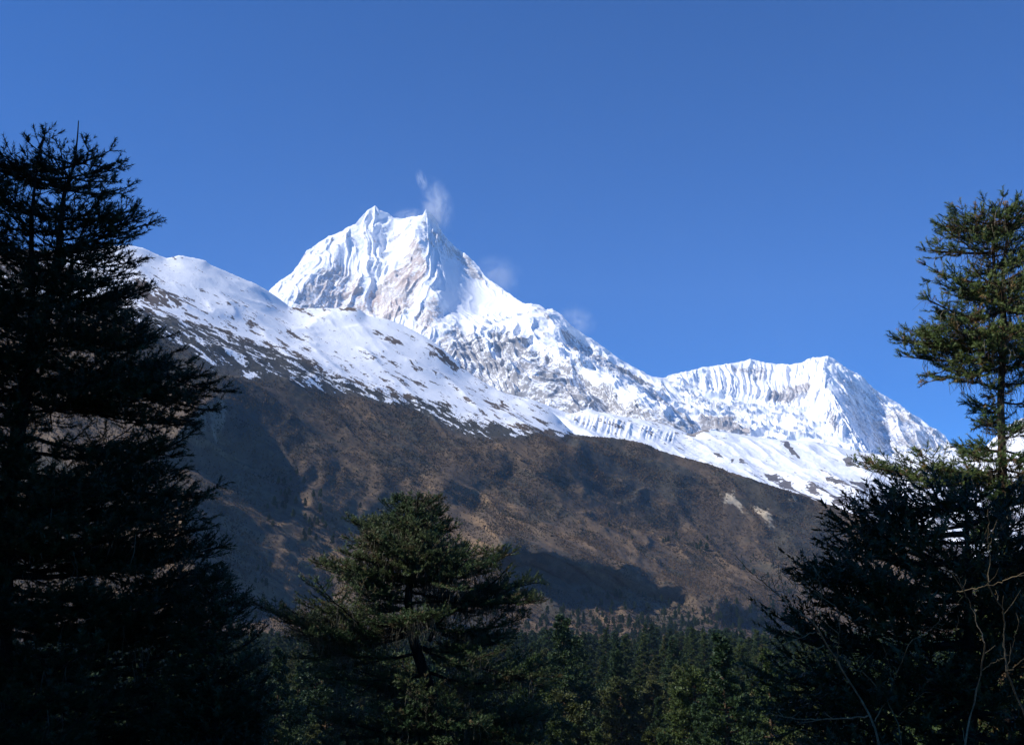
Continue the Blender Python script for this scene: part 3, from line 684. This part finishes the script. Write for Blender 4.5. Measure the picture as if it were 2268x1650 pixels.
    while z > zb:
        i = int(np.interp(z, zs, np.arange(len(zs)))); p = np.array([np.interp(z, zs, T[:, j]) for j in range(3)])
        # survey row of this height
        v_here = CV - (np.tan(math.atan2(z, np.hypot(p[0], p[1])) - PITCH)) * F
        uc = CU + (p[0] / (p[1] * CP + z * SP)) * F
        Rr = (np.interp(v_here, [q[0] for q in right], [q[1] for q in right]) - uc) * k
        Rl = (uc - np.interp(v_here, [q[0] for q in left], [q[1] for q in left])) * k
        g_ = np.interp(v_here, [q[0] for q in gap], [q[1] for q in gap])
        nb = rng.randint(4, 7)
        a0 = rng.uniform(0, 2 * np.pi)
        for b in range(nb):
            a = a0 + 2 * np.pi * (b + rng.uniform(-.25, .25)) / nb; ca, sa = math.cos(a), math.sin(a)
            Rm = max(.12, Rr) if ca > 0 else max(.12, Rl); R0 = depth_k * .5 * (max(.15, Rr) + max(.15, Rl))
            reach = math.sqrt((Rm * ca) ** 2 + (R0 * sa) ** 2) * rng.uniform(.72, 1.0)
            if rng.rand() > g_: continue
            topness = np.clip((zt - z) / 1.8, 0, 1); rise = reach * (.75 - .62 * topness + rng.uniform(-.25, .25))
            rise = min(rise, max(.02, (zt + .06 - z - .10 * reach) / .55)); v_tip = v_here - rise * .55 / k
            e_ = (np.interp(v_tip, [q[0] for q in right], [q[1] for q in right]) - uc) * k if ca > 0 else (uc - np.interp(v_tip, [q[0] for q in left], [q[1] for q in left])) * k
            reach *= float(np.clip((abs(ca) * max(.12, e_) + (1 - abs(ca)) * Rm) / Rm, .12, 1.15))
            st_ = p if len(stemlines) == 1 or rng.rand() < .6 else stemlines[rng.randint(1, len(stemlines))][rng.randint(3, 25)]
            if st_ is not p and (st_[2] > z + .8 or st_[2] < z - .8): st_ = p
            p1 = np.array([p[0] + ca * reach, p[1] + sa * reach, z + rise * .55]); p0 = np.array([st_[0], st_[1], min(st_[2], z) if st_ is not p else z])
            limb(p0, p1, rng.uniform(.02, .12) + .03 * topness, .008 + .012 * reach, sec=sec0)
        z -= .145 / density ** .5 * rng.uniform(.7, 1.3)
    free[0] = True
    for (u0, v0, u1, v1, dd, sag) in extra:
        limb(place(u0, v0, d), place(u1, v1, d + dd), sag, .03, .2, 1.2)
    for _ in range(7): add_shoots(T[-1], np.array([rng.uniform(-.6, .6), rng.uniform(-.6, .6), 1]), shoot * 1.2)
    root = bpy.data.objects.new(name, None); scene.collection.objects.link(root); root.location = base; root.empty_display_size = .3
    tag(root, label, cat, group)
    def sub(nm, v, f, m):
        o = mesh_np(nm, v - base, f, m, nm != 'crown'); o.parent = root; return o
    v, f = tubes(tl, 9); sub('trunk', v, f, bark)
    v, f = tubes(limbs, 5); v2, f2 = tubes(twl, 3); sub('branch_work', np.concatenate([v, v2]), np.concatenate([f, f2 + len(v)]), bark)
    if LIC: v, f = tubes(LIC, 3); sub('hanging_lichen', v, f, LICHEN)
    tm, tf = shoot_templates(30, needle, .075, rng)
    v, f = stamp(tm, tf, np.array(SPO), np.array(SD), np.array(SS), rng); sub('crown', v, f, needle_mat)
    print(name, 'shoots', len(SPO))
    for (u, v, dd, s_) in cones:
        c_ = place(u, v, d + dd) - base; q = []; 
        for a_ in range(9):
            hgt = a_ / 8; rad = s_ * (math.sin(math.pi * (hgt * .86 + .1)) ** .7) * .36 * (1.0 + .12 * (a_ % 2))
            q.append([c_[0] + 0, c_[1], c_[2] + (hgt - .5) * s_]); q[-1].append(rad)
        q = np.array(q); v_, f_ = tubes([(q[:, :3], q[:, 3])], 10); sub('cone', v_, f_, CONE_M)
    return root

# tall dark fir with two tops at the left edge
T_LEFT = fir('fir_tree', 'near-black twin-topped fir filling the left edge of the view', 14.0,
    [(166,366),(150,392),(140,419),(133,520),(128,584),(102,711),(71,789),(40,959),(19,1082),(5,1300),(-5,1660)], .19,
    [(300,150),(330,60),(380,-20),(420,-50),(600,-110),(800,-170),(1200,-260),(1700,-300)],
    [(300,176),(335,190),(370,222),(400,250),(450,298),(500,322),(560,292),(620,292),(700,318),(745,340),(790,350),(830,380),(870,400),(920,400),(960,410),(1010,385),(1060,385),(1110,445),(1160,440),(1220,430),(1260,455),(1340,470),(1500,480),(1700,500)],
    [(300,1),(440,.9),(560,.8),(620,.7),(760,.85),(900,.85),(960,.6),(1060,.7),(1110,.95),(1700,1)], 11, FIR_SHADED, BARK_SHADED,
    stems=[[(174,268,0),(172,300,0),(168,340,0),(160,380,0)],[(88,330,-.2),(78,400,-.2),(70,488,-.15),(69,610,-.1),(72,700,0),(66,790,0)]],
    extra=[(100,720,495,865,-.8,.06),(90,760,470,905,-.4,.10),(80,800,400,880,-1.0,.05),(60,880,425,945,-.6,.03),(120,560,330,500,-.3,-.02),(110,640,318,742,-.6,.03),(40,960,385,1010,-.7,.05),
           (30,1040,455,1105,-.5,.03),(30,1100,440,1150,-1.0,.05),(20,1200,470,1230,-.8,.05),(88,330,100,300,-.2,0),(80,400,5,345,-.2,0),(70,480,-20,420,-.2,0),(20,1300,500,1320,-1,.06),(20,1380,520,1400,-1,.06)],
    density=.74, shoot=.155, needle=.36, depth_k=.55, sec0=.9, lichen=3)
# small dark fir low at the left
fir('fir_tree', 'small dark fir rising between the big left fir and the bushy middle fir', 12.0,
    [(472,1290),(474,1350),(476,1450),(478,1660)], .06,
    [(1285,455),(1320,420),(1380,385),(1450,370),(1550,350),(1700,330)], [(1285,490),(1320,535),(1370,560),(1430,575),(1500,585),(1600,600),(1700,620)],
    [(1200,1),(1700,1)], 12, FIR_SHADED, BARK_SHADED, density=1.5, shoot=.13)
# bushy fir at centre left
fir('fir_tree', 'bushy flat-topped mossy fir standing in front of the valley forest', 20.0,
    [(926,1108),(925,1150),(922,1210),(912,1267),(902,1322),(906,1377),(924,1450),(946,1504),(968,1595),(975,1660)], .23,
    [(1090,905),(1110,868),(1145,790),(1185,772),(1215,715),(1240,700),(1270,735),(1305,770),(1335,680),(1365,620),(1400,600),(1440,640),(1500,690),(1560,690),(1700,640)],
    [(1090,950),(1110,985),(1150,985),(1180,1060),(1215,1135),(1240,1150),(1280,1180),(1310,1200),(1350,1190),(1400,1150),(1450,1200),(1500,1225),(1560,1240),(1700,1240)],
    [(1080,1),(1230,.9),(1290,.6),(1325,.2),(1360,.55),(1430,.22),(1520,.3),(1600,.65),(1700,1)], 21, FIR_MOSSY, BARK_SHADED,
    stems=[[(1048,1200,.5),(1020,1250,.4),(986,1286,.3),(984,1340,.1),(950,1420,0)]],
    extra=[(905,1330,780,1290,-.5,.0),(900,1240,775,1146,-.6,.03),(905,1270,700,1245,-.8,.05),(990,1290,1140,1222,-.5,.03),(990,1300,1195,1290,-.3,.04),(906,1390,570,1340,-1.0,.10),(906,1400,620,1370,-.8,.10),
           (980,1320,1200,1330,-.8,.05),(920,1430,1230,1500,-1.0,.06),(920,1380,665,1335,-.4,.08)],
    density=.98, shoot=.12, twigs=5, depth_k=.75, lichen=22)
# tall sunlit fir at the right
fir('fir_tree', 'tall sunlit fir with bare trunk stretches and cones at the right edge', 18.0,
    [(2200,480),(2200,510),(2201,624),(2219,675),(2228,727),(2225,763),(2214,873),(2217,928),(2219,983),(2220,1038),(2223,1101),(2226,1300),(2230,1660)], .135,
    [(450,2160),(470,2110),(490,2085),(525,2068),(556,2048),(580,2085),(605,2130),(622,2170),(640,2060),(670,2055),(700,2075),(730,2050),(770,2020),(800,2050),(840,2070),(870,2120),(900,2140),(950,2165),(985,2130),(1010,2110),(1060,2100),(1120,2160),(1300,2150),(1700,2100)],
    [(430,2240),(470,2290),(520,2330),(620,2330),(700,2380),(900,2380),(1100,2400),(1700,2420)],
    [(430,1),(520,.9),(590,.8),(610,.2),(640,.25),(655,.85),(800,.75),(850,.6),(900,.5),(1000,.45),(1060,.5),(1150,.5),(1700,.6)], 33, FIR_LIT, BARK,
    stems=[[(2235,455,.3),(2232,520,.3),(2222,600,.2),(2222,680,.05),(2224,740,0)]],
    extra=[(2222,760,1982,752,-.6,.03),(2222,790,2000,790,-.3,.05),(2220,800,2055,845,-.5,.04),(2220,1050,1900,1020,-.7,.10),(2219,1055,1960,1035,-.2,.12),(2219,1040,2010,1020,-.9,.08),(2215,1000,2125,985,-.3,.02),
           (2201,560,2048,556,-.4,.02),(2201,520,2075,500,-.3,.02),(2222,690,2050,725,-.4,.03)],
    density=.86, shoot=.14, twigs=6, sec0=.9, lichen=9, cones=[(2094,521,-.5,.11),(2072,530,-.5,.09),(2236,450,-.4,.13),(2152,458,-.5,.12),(2262,470,-.3,.12)])
# dark spruce close to the camera, lower right
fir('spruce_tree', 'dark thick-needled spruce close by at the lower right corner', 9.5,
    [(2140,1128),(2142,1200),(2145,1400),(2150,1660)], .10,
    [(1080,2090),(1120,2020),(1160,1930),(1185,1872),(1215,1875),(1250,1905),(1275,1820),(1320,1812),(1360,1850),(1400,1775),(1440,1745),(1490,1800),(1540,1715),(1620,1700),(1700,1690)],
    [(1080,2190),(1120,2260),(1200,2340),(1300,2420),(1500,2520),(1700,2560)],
    [(1080,1),(1700,1)], 44, FIR_SHADED, BARK_SHADED, density=.66, shoot=.25, needle=.21, sec0=.62, cat='spruce tree', depth_k=.45,
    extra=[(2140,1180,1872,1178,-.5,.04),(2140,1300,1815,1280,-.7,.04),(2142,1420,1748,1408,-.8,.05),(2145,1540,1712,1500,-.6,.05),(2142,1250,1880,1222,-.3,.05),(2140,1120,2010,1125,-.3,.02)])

def dup(root, loc, rz=0, sc=1, label=None, group=None):
    r = root.copy(); scene.collection.objects.link(r); r.location = loc; r.rotation_euler = (0, 0, rz); r.scale = (sc, sc, sc)
    if label: r['label'] = label
    if group: r['group'] = group
    for ch in list(root.children):
        c = ch.copy(); scene.collection.objects.link(c); c.parent = r
    return r
# unseen firs added outside the view to throw shade on the near trees
for i, (x, y, sc, rz) in enumerate([(-12.5, 4.6, 2.1, 1.0), (-13.5, 9.2, 2.1, 2.2), (-16, 15.5, 1.7, 4.0)]):
    dup(T_LEFT, (x, y, float(ground_z(x, y))), rz, sc, ['tall dark fir just outside the left edge, nearest the camera', 'tall dark fir just outside the left edge, middle of its row', 'tallest dark fir just outside the left edge, farthest of its row'][i], 'firs of the forest edge beside the view')

# ---- bare pale saplings in front of the spruce
def R11(x, y): return (1587.6 + x * .3127, 1134 + y * .3127)
def sapling(label, d, lines, to_ground):
    rng = np.random.RandomState(int(d * 100)); main = lines[0][0]
    p0 = place(*R11(*main[0]), d); gz = float(ground_z(p0[0], p0[1])); base = np.array([p0[0] + .15, p0[1], gz])
    root = bpy.data.objects.new('bare_sapling', None); scene.collection.objects.link(root); root.location = base; root.empty_display_size = .2
    tag(root, label, 'bare sapling', 'bare saplings at the lower right')
    for k, (ln, r0, r1) in enumerate(lines):
        tw = []
        pts = [place(*R11(*q), d + .25 * math.sin(i * .9 + k * .3)) for i, q in enumerate(ln)]
        if k in to_ground: pts = [base + np.array([.1 * k, 0, -.2])] + pts
        n = max(8, len(pts) * 5); c = spline(pts, n); c[1:-1] += rng.normal(size=(n - 2, 3)) * .004
        tw.append((c, np.linspace(r0 * .68, r1 * .7, n)))
        for _ in range(int(n * .16)):                               # short side twigs
            i = rng.randint(n // 3, n); dd = rng.normal(size=3) * .5; dd[2] += .4; L = rng.uniform(.04, .22); t = (c[min(i + 1, n - 1)] - c[i - 1]); t /= np.linalg.norm(t) + 1e-9; dd = dd + t * .8; dd /= np.linalg.norm(dd)
            tw.append((np.array([c[i], c[i] + dd * L * .5 + rng.normal(size=3) * .008, c[i] + dd * L]), np.array([.0028, .002, .0012])))
        v, f = tubes(tw, 6); mesh_np('trunk' if k in to_ground else 'branch', v - base, f, PALE_BARK).parent = root
sapling('leaning pale bare sapling with forked top, leftmost in front of the spruce', 7.5, [
    ([(1160,1650),(1080,1420),(950,1220),(850,1060),(760,910),(690,790)], .018, .009), ([(690,790),(560,690),(430,580),(300,470),(210,400),(130,300)], .008, .003),
    ([(225,460),(330,520),(430,580)], .004, .002), ([(440,590),(410,540),(390,460)], .004, .002), ([(490,620),(470,530),(445,425)], .004, .002),
    ([(690,790),(672,690),(655,620),(665,530),(600,480)], .006, .0025), ([(655,620),(580,560),(520,490)], .004, .002), ([(690,770),(720,700),(755,610),(665,530)], .004, .002),
    ([(655,620),(600,636),(565,640)], .003, .002), ([(695,850),(560,900),(430,950),(260,965)], .006, .002), ([(850,1060),(870,900),(872,720),(830,650)], .005, .002),
    ([(1070,1440),(880,1460),(700,1470),(480,1450),(380,1420)], .008, .003), ([(760,940),(680,990),(600,1045),(500,1040)], .004, .002), ([(750,600),(720,450),(685,375)], .003, .002)], (0,))
sapling('straight pale bare sapling second from the left in front of the spruce', 8.2, [
    ([(1310,1650),(1280,1450),(1190,1310),(1110,1220),(1030,1130)], .015, .007), ([(1030,1130),(960,1100),(880,1080)], .006, .003), ([(1120,1480),(1200,1330),(1240,1230),(1300,1080),(1350,960),(1390,900)], .007, .004),
    ([(1390,900),(1520,830),(1640,700),(1750,590)], .004, .002), ([(1240,1230),(1225,1100),(1180,960)], .004, .002), ([(1280,1450),(1350,1380),(1450,1290)], .004, .002), ([(1450,815),(1580,822),(1700,835)], .003, .002)], (0,))
sapling('tall curving bare sapling nearest the right edge of the photo', 7.0, [
    ([(1730,1650),(1800,1500),(1830,1280),(1880,1080),(1900,930)], .012, .007), ([(1900,930),(1850,800),(1800,660),(1750,560),(1700,440)], .006, .003), ([(2250,1650),(2176,1420),(2120,1280),(2050,1130)], .013, .009), ([(2050,1130),(2030,900),(2040,710),(1980,620),(1925,520)], .008, .005),
    ([(1925,520),(1930,350),(1922,150),(1920,-20)], .005, .003), ([(1700,560),(1820,545),(1925,520),(2050,480),(2176,435),(2300,380)], .005, .003), ([(1880,1120),(1980,1060),(2070,1010)], .004, .002), ([(2050,1130),(2090,950),(2140,780)], .004, .002), ([(2050,1130),(2150,1060),(2260,980)], .004, .002)], (0, 2))

# ---- the valley forest: conifers one can tell apart, then the mass behind them
PINE = leaf_material('pine_needles', (.032, .056, .012), (.064, .086, .019), (.11, .088, .028), .60, .05)
PINE_OLIVE = leaf_material('pine_needles_olive', (.050, .064, .014), (.088, .094, .024), (.13, .10, .036), .60, .05)
PINE_BLUE = leaf_material('pine_needles_deep', (.019, .042, .013), (.038, .064, .019), (.065, .07, .026), .64, .05)
def pine_shape(seed, H, Rc, n_cl, leaf, round_=.5):
    """crown of many needle tufts round a tapered trunk with limbs"""
    rng = np.random.RandomState(seed); limbs = []; P_, D_, S_ = [], [], []
    top = np.array([rng.uniform(-.4, .4), rng.uniform(-.4, .4), H]); T = spline([[0, 0, -1.5], [rng.uniform(-.2, .2), 0, H * .5], top], 12)
    nl = int(34 + H); base = rng.uniform(.22, .34)
    for q in range(nl):
        h = base + (1 - base) * (q + rng.rand()) / nl; a = q * 2.4 + rng.uniform(-.5, .5)
        prof = (math.sin(math.pi * min(1, (h - base) / (1 - base) * (1 - .5 * round_) + .25 * round_ + .12)) ** .8) * (1 - (1 - round_) * .75 * (h - base) / (1 - base)) if h < .96 else .22
        R = Rc * prof * rng.uniform(.55, 1.12); p0 = np.array([np.interp(h * H, T[:, 2], T[:, 0]), np.interp(h * H, T[:, 2], T[:, 1]), h * H])
        up = R * rng.uniform(.05, .5); p1 = p0 + np.array([math.cos(a) * R, math.sin(a) * R, up])
        limbs.append((np.array([p0, (p0 + p1) / 2 + [0, 0, -.05 * R], p1]), np.array([.09, .06, .02]) * H / 20))
        for w in range(n_cl):
            f = rng.uniform(.25, 1.05) ** .8; c = p0 + (p1 - p0) * f + rng.normal(size=3) * np.array([.12, .12, .07]) * R * (1.1 - .3 * f) + rng.normal(size=3) * .12
            P_.append(c); dd = (c - p0) / (np.linalg.norm(c - p0) + 1e-6) + rng.normal(size=3) * .5 + np.array([0, 0, .5]); D_.append(dd); S_.append(leaf * rng.uniform(.6, 1.3))
    tuft = []
    for _ in range(6):                                              # a tuft: six slim leaf-sized faces fanning forward
        t = []
        for j in range(6):
            a = rng.uniform(0, 2 * np.pi); tl = math.radians(rng.uniform(15, 65)); dr = np.array([math.cos(tl), math.sin(tl) * math.cos(a), math.sin(tl) * math.sin(a)]); sd = np.cross(dr, rng.normal(size=3)); sd /= np.linalg.norm(sd)
            t += [dr * .05 - sd * .2, dr * .1 + sd * .22, dr * rng.uniform(.6, 1.0)]
        tuft.append(np.array(t))
    cv, cf = stamp(tuft, np.arange(18).reshape(-1, 3), np.array(P_), np.array(D_), np.array(S_), rng)
    tv, tf = tubes([(T, np.linspace(.30, .04, 12) * H / 20)] + limbs, 5)
    return (tv, tf), (cv, cf)
kinds = []
for i, (H, Rc, rd, m) in enumerate([(22, 4.6, .75, PINE), (25, 4.2, .45, PINE), (19, 4.8, .9, PINE_OLIVE), (23, 3.6, .25, PINE_BLUE), (21, 4.4, .65, PINE_OLIVE), (26, 4.6, .5, PINE_BLUE)]):
    (tv, tf), (cv, cf) = pine_shape(100 + i, H, Rc, 150, .42, rd); kinds.append((H, Rc, tv, tf, cv, cf, m))
small = [pine_shape(200 + i, 20, 4.2, 14, 1.25, r) for i, r in enumerate((.8, .5, .3))]
rng = np.random.RandomState(5)
spots = []
# scatter with spacing over the valley floor
cell = {}
CS = 11
def try_add(x, y, sc, space):
    key = (int(x // CS), int(y // CS))
    for a in (-1, 0, 1):
        for b in (-1, 0, 1):
            for (px, py) in cell.get((key[0] + a, key[1] + b), ()):
                if (px - x) ** 2 + (py - y) ** 2 < space * space: return False
    cell.setdefault(key, []).append((x, y)); spots.append((x, y, float(ground_z(x, y)), sc)); return True
for _ in range(26000):
    r = rng.uniform(120, 1400); th = rng.uniform(-.56, .56); x, y = math.sin(th) * r, math.cos(th) * r
    u_ = CU + x / (y * CP) * F
    lim = np.interp(u_, [-100, 500, 700, 1100, 1250, 1400, 1500, 1700, 1900, 2400], [1300, 1250, 1150, 1160, 1220, 1150, 1220, 1330, 1350, 1350])
    lim = lim * (1 + .22 * pnoise(np.array([[th * 22, 5., 1.]]))[0] + .1 * pnoise(np.array([[th * 70, 5., 8.]]))[0])
    cl = pnoise(np.array([[x * .02, y * .02, 3.]]))[0]
    if r > lim or cl < -.34 or (r > lim * .78 and rng.rand() < .55): continue
    try_add(x, y, rng.uniform(.6, 1.5) * np.interp(r, [120, 200, 600, 1300], [.75, 1.1, 1.15, .85]), np.interp(r, [150, 600, 1300], [11.5, 11., 7.5]))
# conifers standing on the lower hillside
hv_u, hv_v = HU, HV
def hill_point(u, v):
    j = int(np.argmin(np.abs(HU[0] - u))); i = int(np.argmin(np.abs(HV[:, j] - v))); return HP[i, j]
hill_trees = []
for (cu, cv_, n, su, sv, s0) in [(690,1150,16,45,35,.55), (625,1105,14,26,22,.55), (700,1185,12,30,22,.5), (1225,1390,12,50,20,.5), (1320,1360,12,60,22,.5), (1420,1372,34,50,24,.55), (1500,1388,44,60,24,.5), (1590,1395,60,80,24,.5), (1700,1405,60,80,26,.5), (1250,1395,22,50,16,.5), (1050,1395,20,80,18,.5),
                                (1485,1205,5,12,6,.5), (1560,1215,7,14,8,.6), (1650,1245,6,25,12,.45), (1710,1290,10,30,18,.45), (1400,1180,4,40,20,.4), (1280,1330,8,60,14,.45), (1850,1380,25,70,30,.5), (1370,1400,30,60,12,.55), (1460,1420,34,70,10,.6), (520,1300,10,60,40,.4), (1800,1330,12,70,30,.4)]:
    for _ in range(n):
        p = hill_point(cu + rng.normal() * su, cv_ + rng.normal() * sv)
        hill_trees.append((float(p[0]), float(p[1]), float(p[2]) - .5, s0 * rng.uniform(1.0, 2.0)))
allt = [(x, y, z, sc, 'v') for x, y, z, sc in spots] + [(x, y, z, sc, 'h') for x, y, z, sc in hill_trees]
# apparent size, counting only what stands clear of the near trees' silhouettes
def seen(x, y, z):
    u_ = CU + x / (y * CP + z * SP) * F; v_ = CV - (z * CP - y * SP) / (y * CP + z * SP) * F
    return 480 < u_ < 1850 and v_ < 1850 and not (760 < u_ < 1120 and v_ > 1500)
allt.sort(key=lambda t: -(t[3] / math.hypot(t[0], t[1])) * (1 if seen(t[0], t[1], t[2] + 14 * t[3]) else .05))
near, rest = allt[:300], allt[300:]
print('conifers', len(allt))
protos = []
for H, Rc, tv, tf, cv, cf, m in kinds:
    mt = mesh_np('trunk', tv, tf, BARK); mc = mesh_np('crown', cv, cf, m, False); protos.append((mt, mc))
LBL = {0: 'fresh green forest conifer', 1: 'olive-green forest conifer', 2: 'deep green pointed forest conifer'}
KOF = [0, 0, 1, 2, 1, 2]
used = [False] * len(protos)
for i, (x, y, z, sc, w) in enumerate(near):
    k = int(rng.randint(len(protos))) if w == 'v' else int(rng.choice([1, 3, 5]))
    r = bpy.data.objects.new('conifer', None); scene.collection.objects.link(r); r.location = (x, y, z); r.scale = (sc * rng.uniform(.9, 1.1), sc * rng.uniform(.9, 1.1), sc); r.rotation_euler = (0, 0, rng.uniform(0, 6.28)); r.empty_display_size = 1
    u_ = CU + x / (y * CP) * F; far_ = math.hypot(x, y)
    where = ' left of the bushy middle fir' if u_ < 700 else ' behind the bushy middle fir' if u_ < 1200 else ' between the middle fir and the saplings' if u_ < 1800 else ' behind the dark right spruce'
    where = (' near the bottom edge,' if far_ < 220 else ' midway back,' if far_ < 400 else ' farther back,') + where
    tag(r, LBL[KOF[k]] + where if w == 'v' else 'small dark conifer standing alone or in a clump on the brown hillside', 'conifer', 'conifers of the valley forest' if w == 'v' else 'conifers on the lower hillside')
    for o in protos[k]:
        c = o if not used[k] else o.copy()
        if used[k]: scene.collection.objects.link(c)
        c.parent = r
    used[k] = True
VV, FF, off = [], [], 0
fr = np.array([(x, y, z, sc) for x, y, z, sc, w in rest]); ang = rng.uniform(0, 6.28, len(fr)); kk = rng.randint(0, 3, len(fr))
def mass(idx, name, mat, label):
    V_, F_, off = [], [], 0
    for q in range(3):
        m = idx & (kk == q)
        if not m.any(): continue
        (tv, tf), (cv, cf) = small[q]; ca, sa = np.cos(ang[m]), np.sin(ang[m]); sc = fr[m, 3]
        x = cv[None, :, 0] * ca[:, None] - cv[None, :, 1] * sa[:, None]; y = cv[None, :, 0] * sa[:, None] + cv[None, :, 1] * ca[:, None]; z = np.repeat(cv[None, :, 2], m.sum(), 0)
        v = np.stack([x, y, z], -1) * sc[:, None, None] + fr[m, None, :3]
        V_.append(v.reshape(-1, 3)); F_.append((cf[None] + (np.arange(m.sum()) * len(cv))[:, None, None]).reshape(-1, 3) + off); off += m.sum() * len(cv)
    o = mesh_np(name, np.concatenate(V_), np.concatenate(F_), mat, False); tag(o, label, kind='stuff')
third = rng.rand(len(fr))
mass(third < .5, 'forest', PINE_BLUE, 'dark green forest behind the nearer valley conifers')
mass(third >= .5, 'forest', PINE, 'green forest behind the nearer valley conifers')

# ---- low scrub over the brown hillside
def scrub():
    rng = np.random.RandomState(9); h, w = HU.shape; N = 130000
    P0, P1, P2 = HP[:-1, :-1], HP[1:, :-1], HP[:-1, 1:]
    area = np.linalg.norm(np.cross(P1 - P0, P2 - P0), axis=-1); x = HV[:-1, :-1] - lin(SNOWLINE, HU[:-1, :-1]); mixw = lin(MIXW, HU[:-1, :-1])
    n = fbm(P0 * .01, 4, .6)
    wgt = area * (x > -2) * np.where(x < mixw, .35, 1.0) * np.clip(.75 + n * 1.2, .05, 2) * (HU[:-1, :-1] > -60) * (HU[:-1, :-1] < 2330) * (HV[:-1, :-1] < 1480)
    for pg in [[(1598,1094),(1650,1094),(1655,1150),(1600,1140)], [(1670,1120),(1715,1125),(1712,1180),(1685,1165)]]: wgt = wgt * (1 - .9 * inpoly(pg, HU[:-1, :-1], HV[:-1, :-1]))
    # what is far looks small: thin it less where it is seen large
    idx = rng.choice(wgt.size, N, p=(wgt / wgt.sum()).ravel()); i, j = np.unravel_index(idx, wgt.shape)
    a, b = rng.rand(N, 1), rng.rand(N, 1); P_ = HP[i, j] + (HP[i + 1, j] - HP[i, j]) * a + (HP[i, j + 1] - HP[i, j]) * b
    dist = np.linalg.norm(P_[:, :2], axis=1); S = rng.uniform(1.6, 4.2, N) * (dist / 1900) ** .5 * (1 + .5 * (rng.rand(N) < .06))
    mx = (x[i, j] < mixw[i, j]); S = np.where(mx, S * .7, S)
    tuft = []
    for _ in range(6):
        t = []
        for q in range(5):
            aa = rng.uniform(0, 6.28); tl = rng.uniform(.1, .9); d_ = np.array([math.cos(tl), math.sin(tl) * math.cos(aa), math.sin(tl) * math.sin(aa)]); sd = np.cross(d_, rng.normal(size=3)); sd /= np.linalg.norm(sd)
            t += [-sd * .2, sd * .2, d_ * rng.uniform(.5, 1.1) + sd * rng.uniform(-.3, .3)]
        tuft.append(np.array(t))
    kind = fbm(P_ * .012 + 7, 3, .6) + rng.normal(size=N) * .3 + .25 * mx
    D_ = np.tile([[0, 0, 1.]], (N, 1)) + rng.normal(size=(N, 3)) * .15
    def bush_mat(nm, c1, c2): 
        m, nt, b = mat_new(nm, .95, .05); nt.links.new(mixc(nt, wnoise(nt, .05, 4, .6), c1, c2), b.inputs['Base Color']); return m
    for nm, sel, m, lb in [('bare_scrub', kind < .28, bush_mat('bare_scrub', (.10, .071, .046), (.21, .14, .08)), 'leafless brown scrub covering the hillside'),
                           ('dark_scrub', kind >= .28, bush_mat('dark_scrub', (.040, .042, .025), (.075, .066, .04)), 'dark evergreen scrub in patches on the hillside')]:
        v, f = stamp(tuft, np.arange(15).reshape(-1, 3), P_[sel], D_[sel], S[sel], rng); tag(mesh_np(nm, v, f, m, False), lb, kind='stuff')
scrub()

# ---- snow blown off the ridges
def plume(label, u, v, d, hu, hv, tilt, dens, nz, hd=160, seed=0.0):
    k = d / F; c = place(u, v, d); a = np.linspace(0, np.pi, 17); b = np.linspace(0, 2 * np.pi, 33)
    A, B = np.meshgrid(a, b, indexing='ij'); s_ = np.stack([np.sin(A) * np.cos(B), np.sin(A) * np.sin(B), np.cos(A)], -1)
    m = bpy.data.materials.new('blown_snow'); m.use_nodes = True; nt = m.node_tree; nt.nodes.clear(); out = nt.nodes.new('ShaderNodeOutputMaterial')
    tc = nd(nt, 'ShaderNodeTexCoord').outputs['Object']; ln = nd(nt, 'ShaderNodeVectorMath', operation='LENGTH'); nt.links.new(tc, ln.inputs[0])
    fall = ramp(nt, ln.outputs['Value'], 1.0, .1); mp = nd(nt, 'ShaderNodeMapping'); nt.links.new(tc, mp.inputs[0]); mp.inputs['Scale'].default_value = nz; mp.inputs['Location'].default_value = (seed, seed, 0)
    n = nd(nt, 'ShaderNodeTexNoise', {'Vector': mp.outputs[0], 'Scale': 1.0, 'Detail': 5.0, 'Roughness': .6, 'Distortion': .6}).outputs[0]
    dn = mth(nt, 'MULTIPLY', mth(nt, 'MULTIPLY', fall, ramp(nt, n, .36, .72)), dens)
    pv = nd(nt, 'ShaderNodeVolumePrincipled', {'Color': (.97, .98, 1, 1), 'Anisotropy': .2, 'Density': dn}); nt.links.new(pv.outputs[0], out.inputs['Volume'])
    o = mesh_np('blown_snow', s_.reshape(-1, 3), gridfaces(17, 33), m); o.location = c; o.scale = (hu * k, hd, hv * k); o.rotation_euler = (0, math.radians(tilt), 0)
    tag(o, label, kind='stuff')
plume('white plume of blown snow rising off the right-hand summit', 968, 458, 8950, 44, 84, -12, .013, (1.5, 1.2, 1.9))
plume('thin curl of blown snow high above the right-hand summit', 934, 400, 9000, 16, 30, -20, .006, (2.5, 1.5, 1.2), seed=3.)
plume('low drift of snow over the saddle between the summits', 905, 476, 9150, 46, 14, -8, .008, (2.5, 1.5, 2), seed=5.)
plume('faint snow haze over the right ridge of the main peak', 1105, 610, 8700, 70, 56, 25, .0048, (1.6, 1.2, 1.3), seed=7.)
plume('faint snow haze over the crest of the rocky shoulder', 1280, 708, 7500, 55, 38, 30, .0045, (1.8, 1.2, 1.4), seed=9.)
plume('snow drifting over the high basin right of the main ridge', 1075, 668, 8150, 60, 16, 10, .003, (2, 1.2, 2), seed=11.)
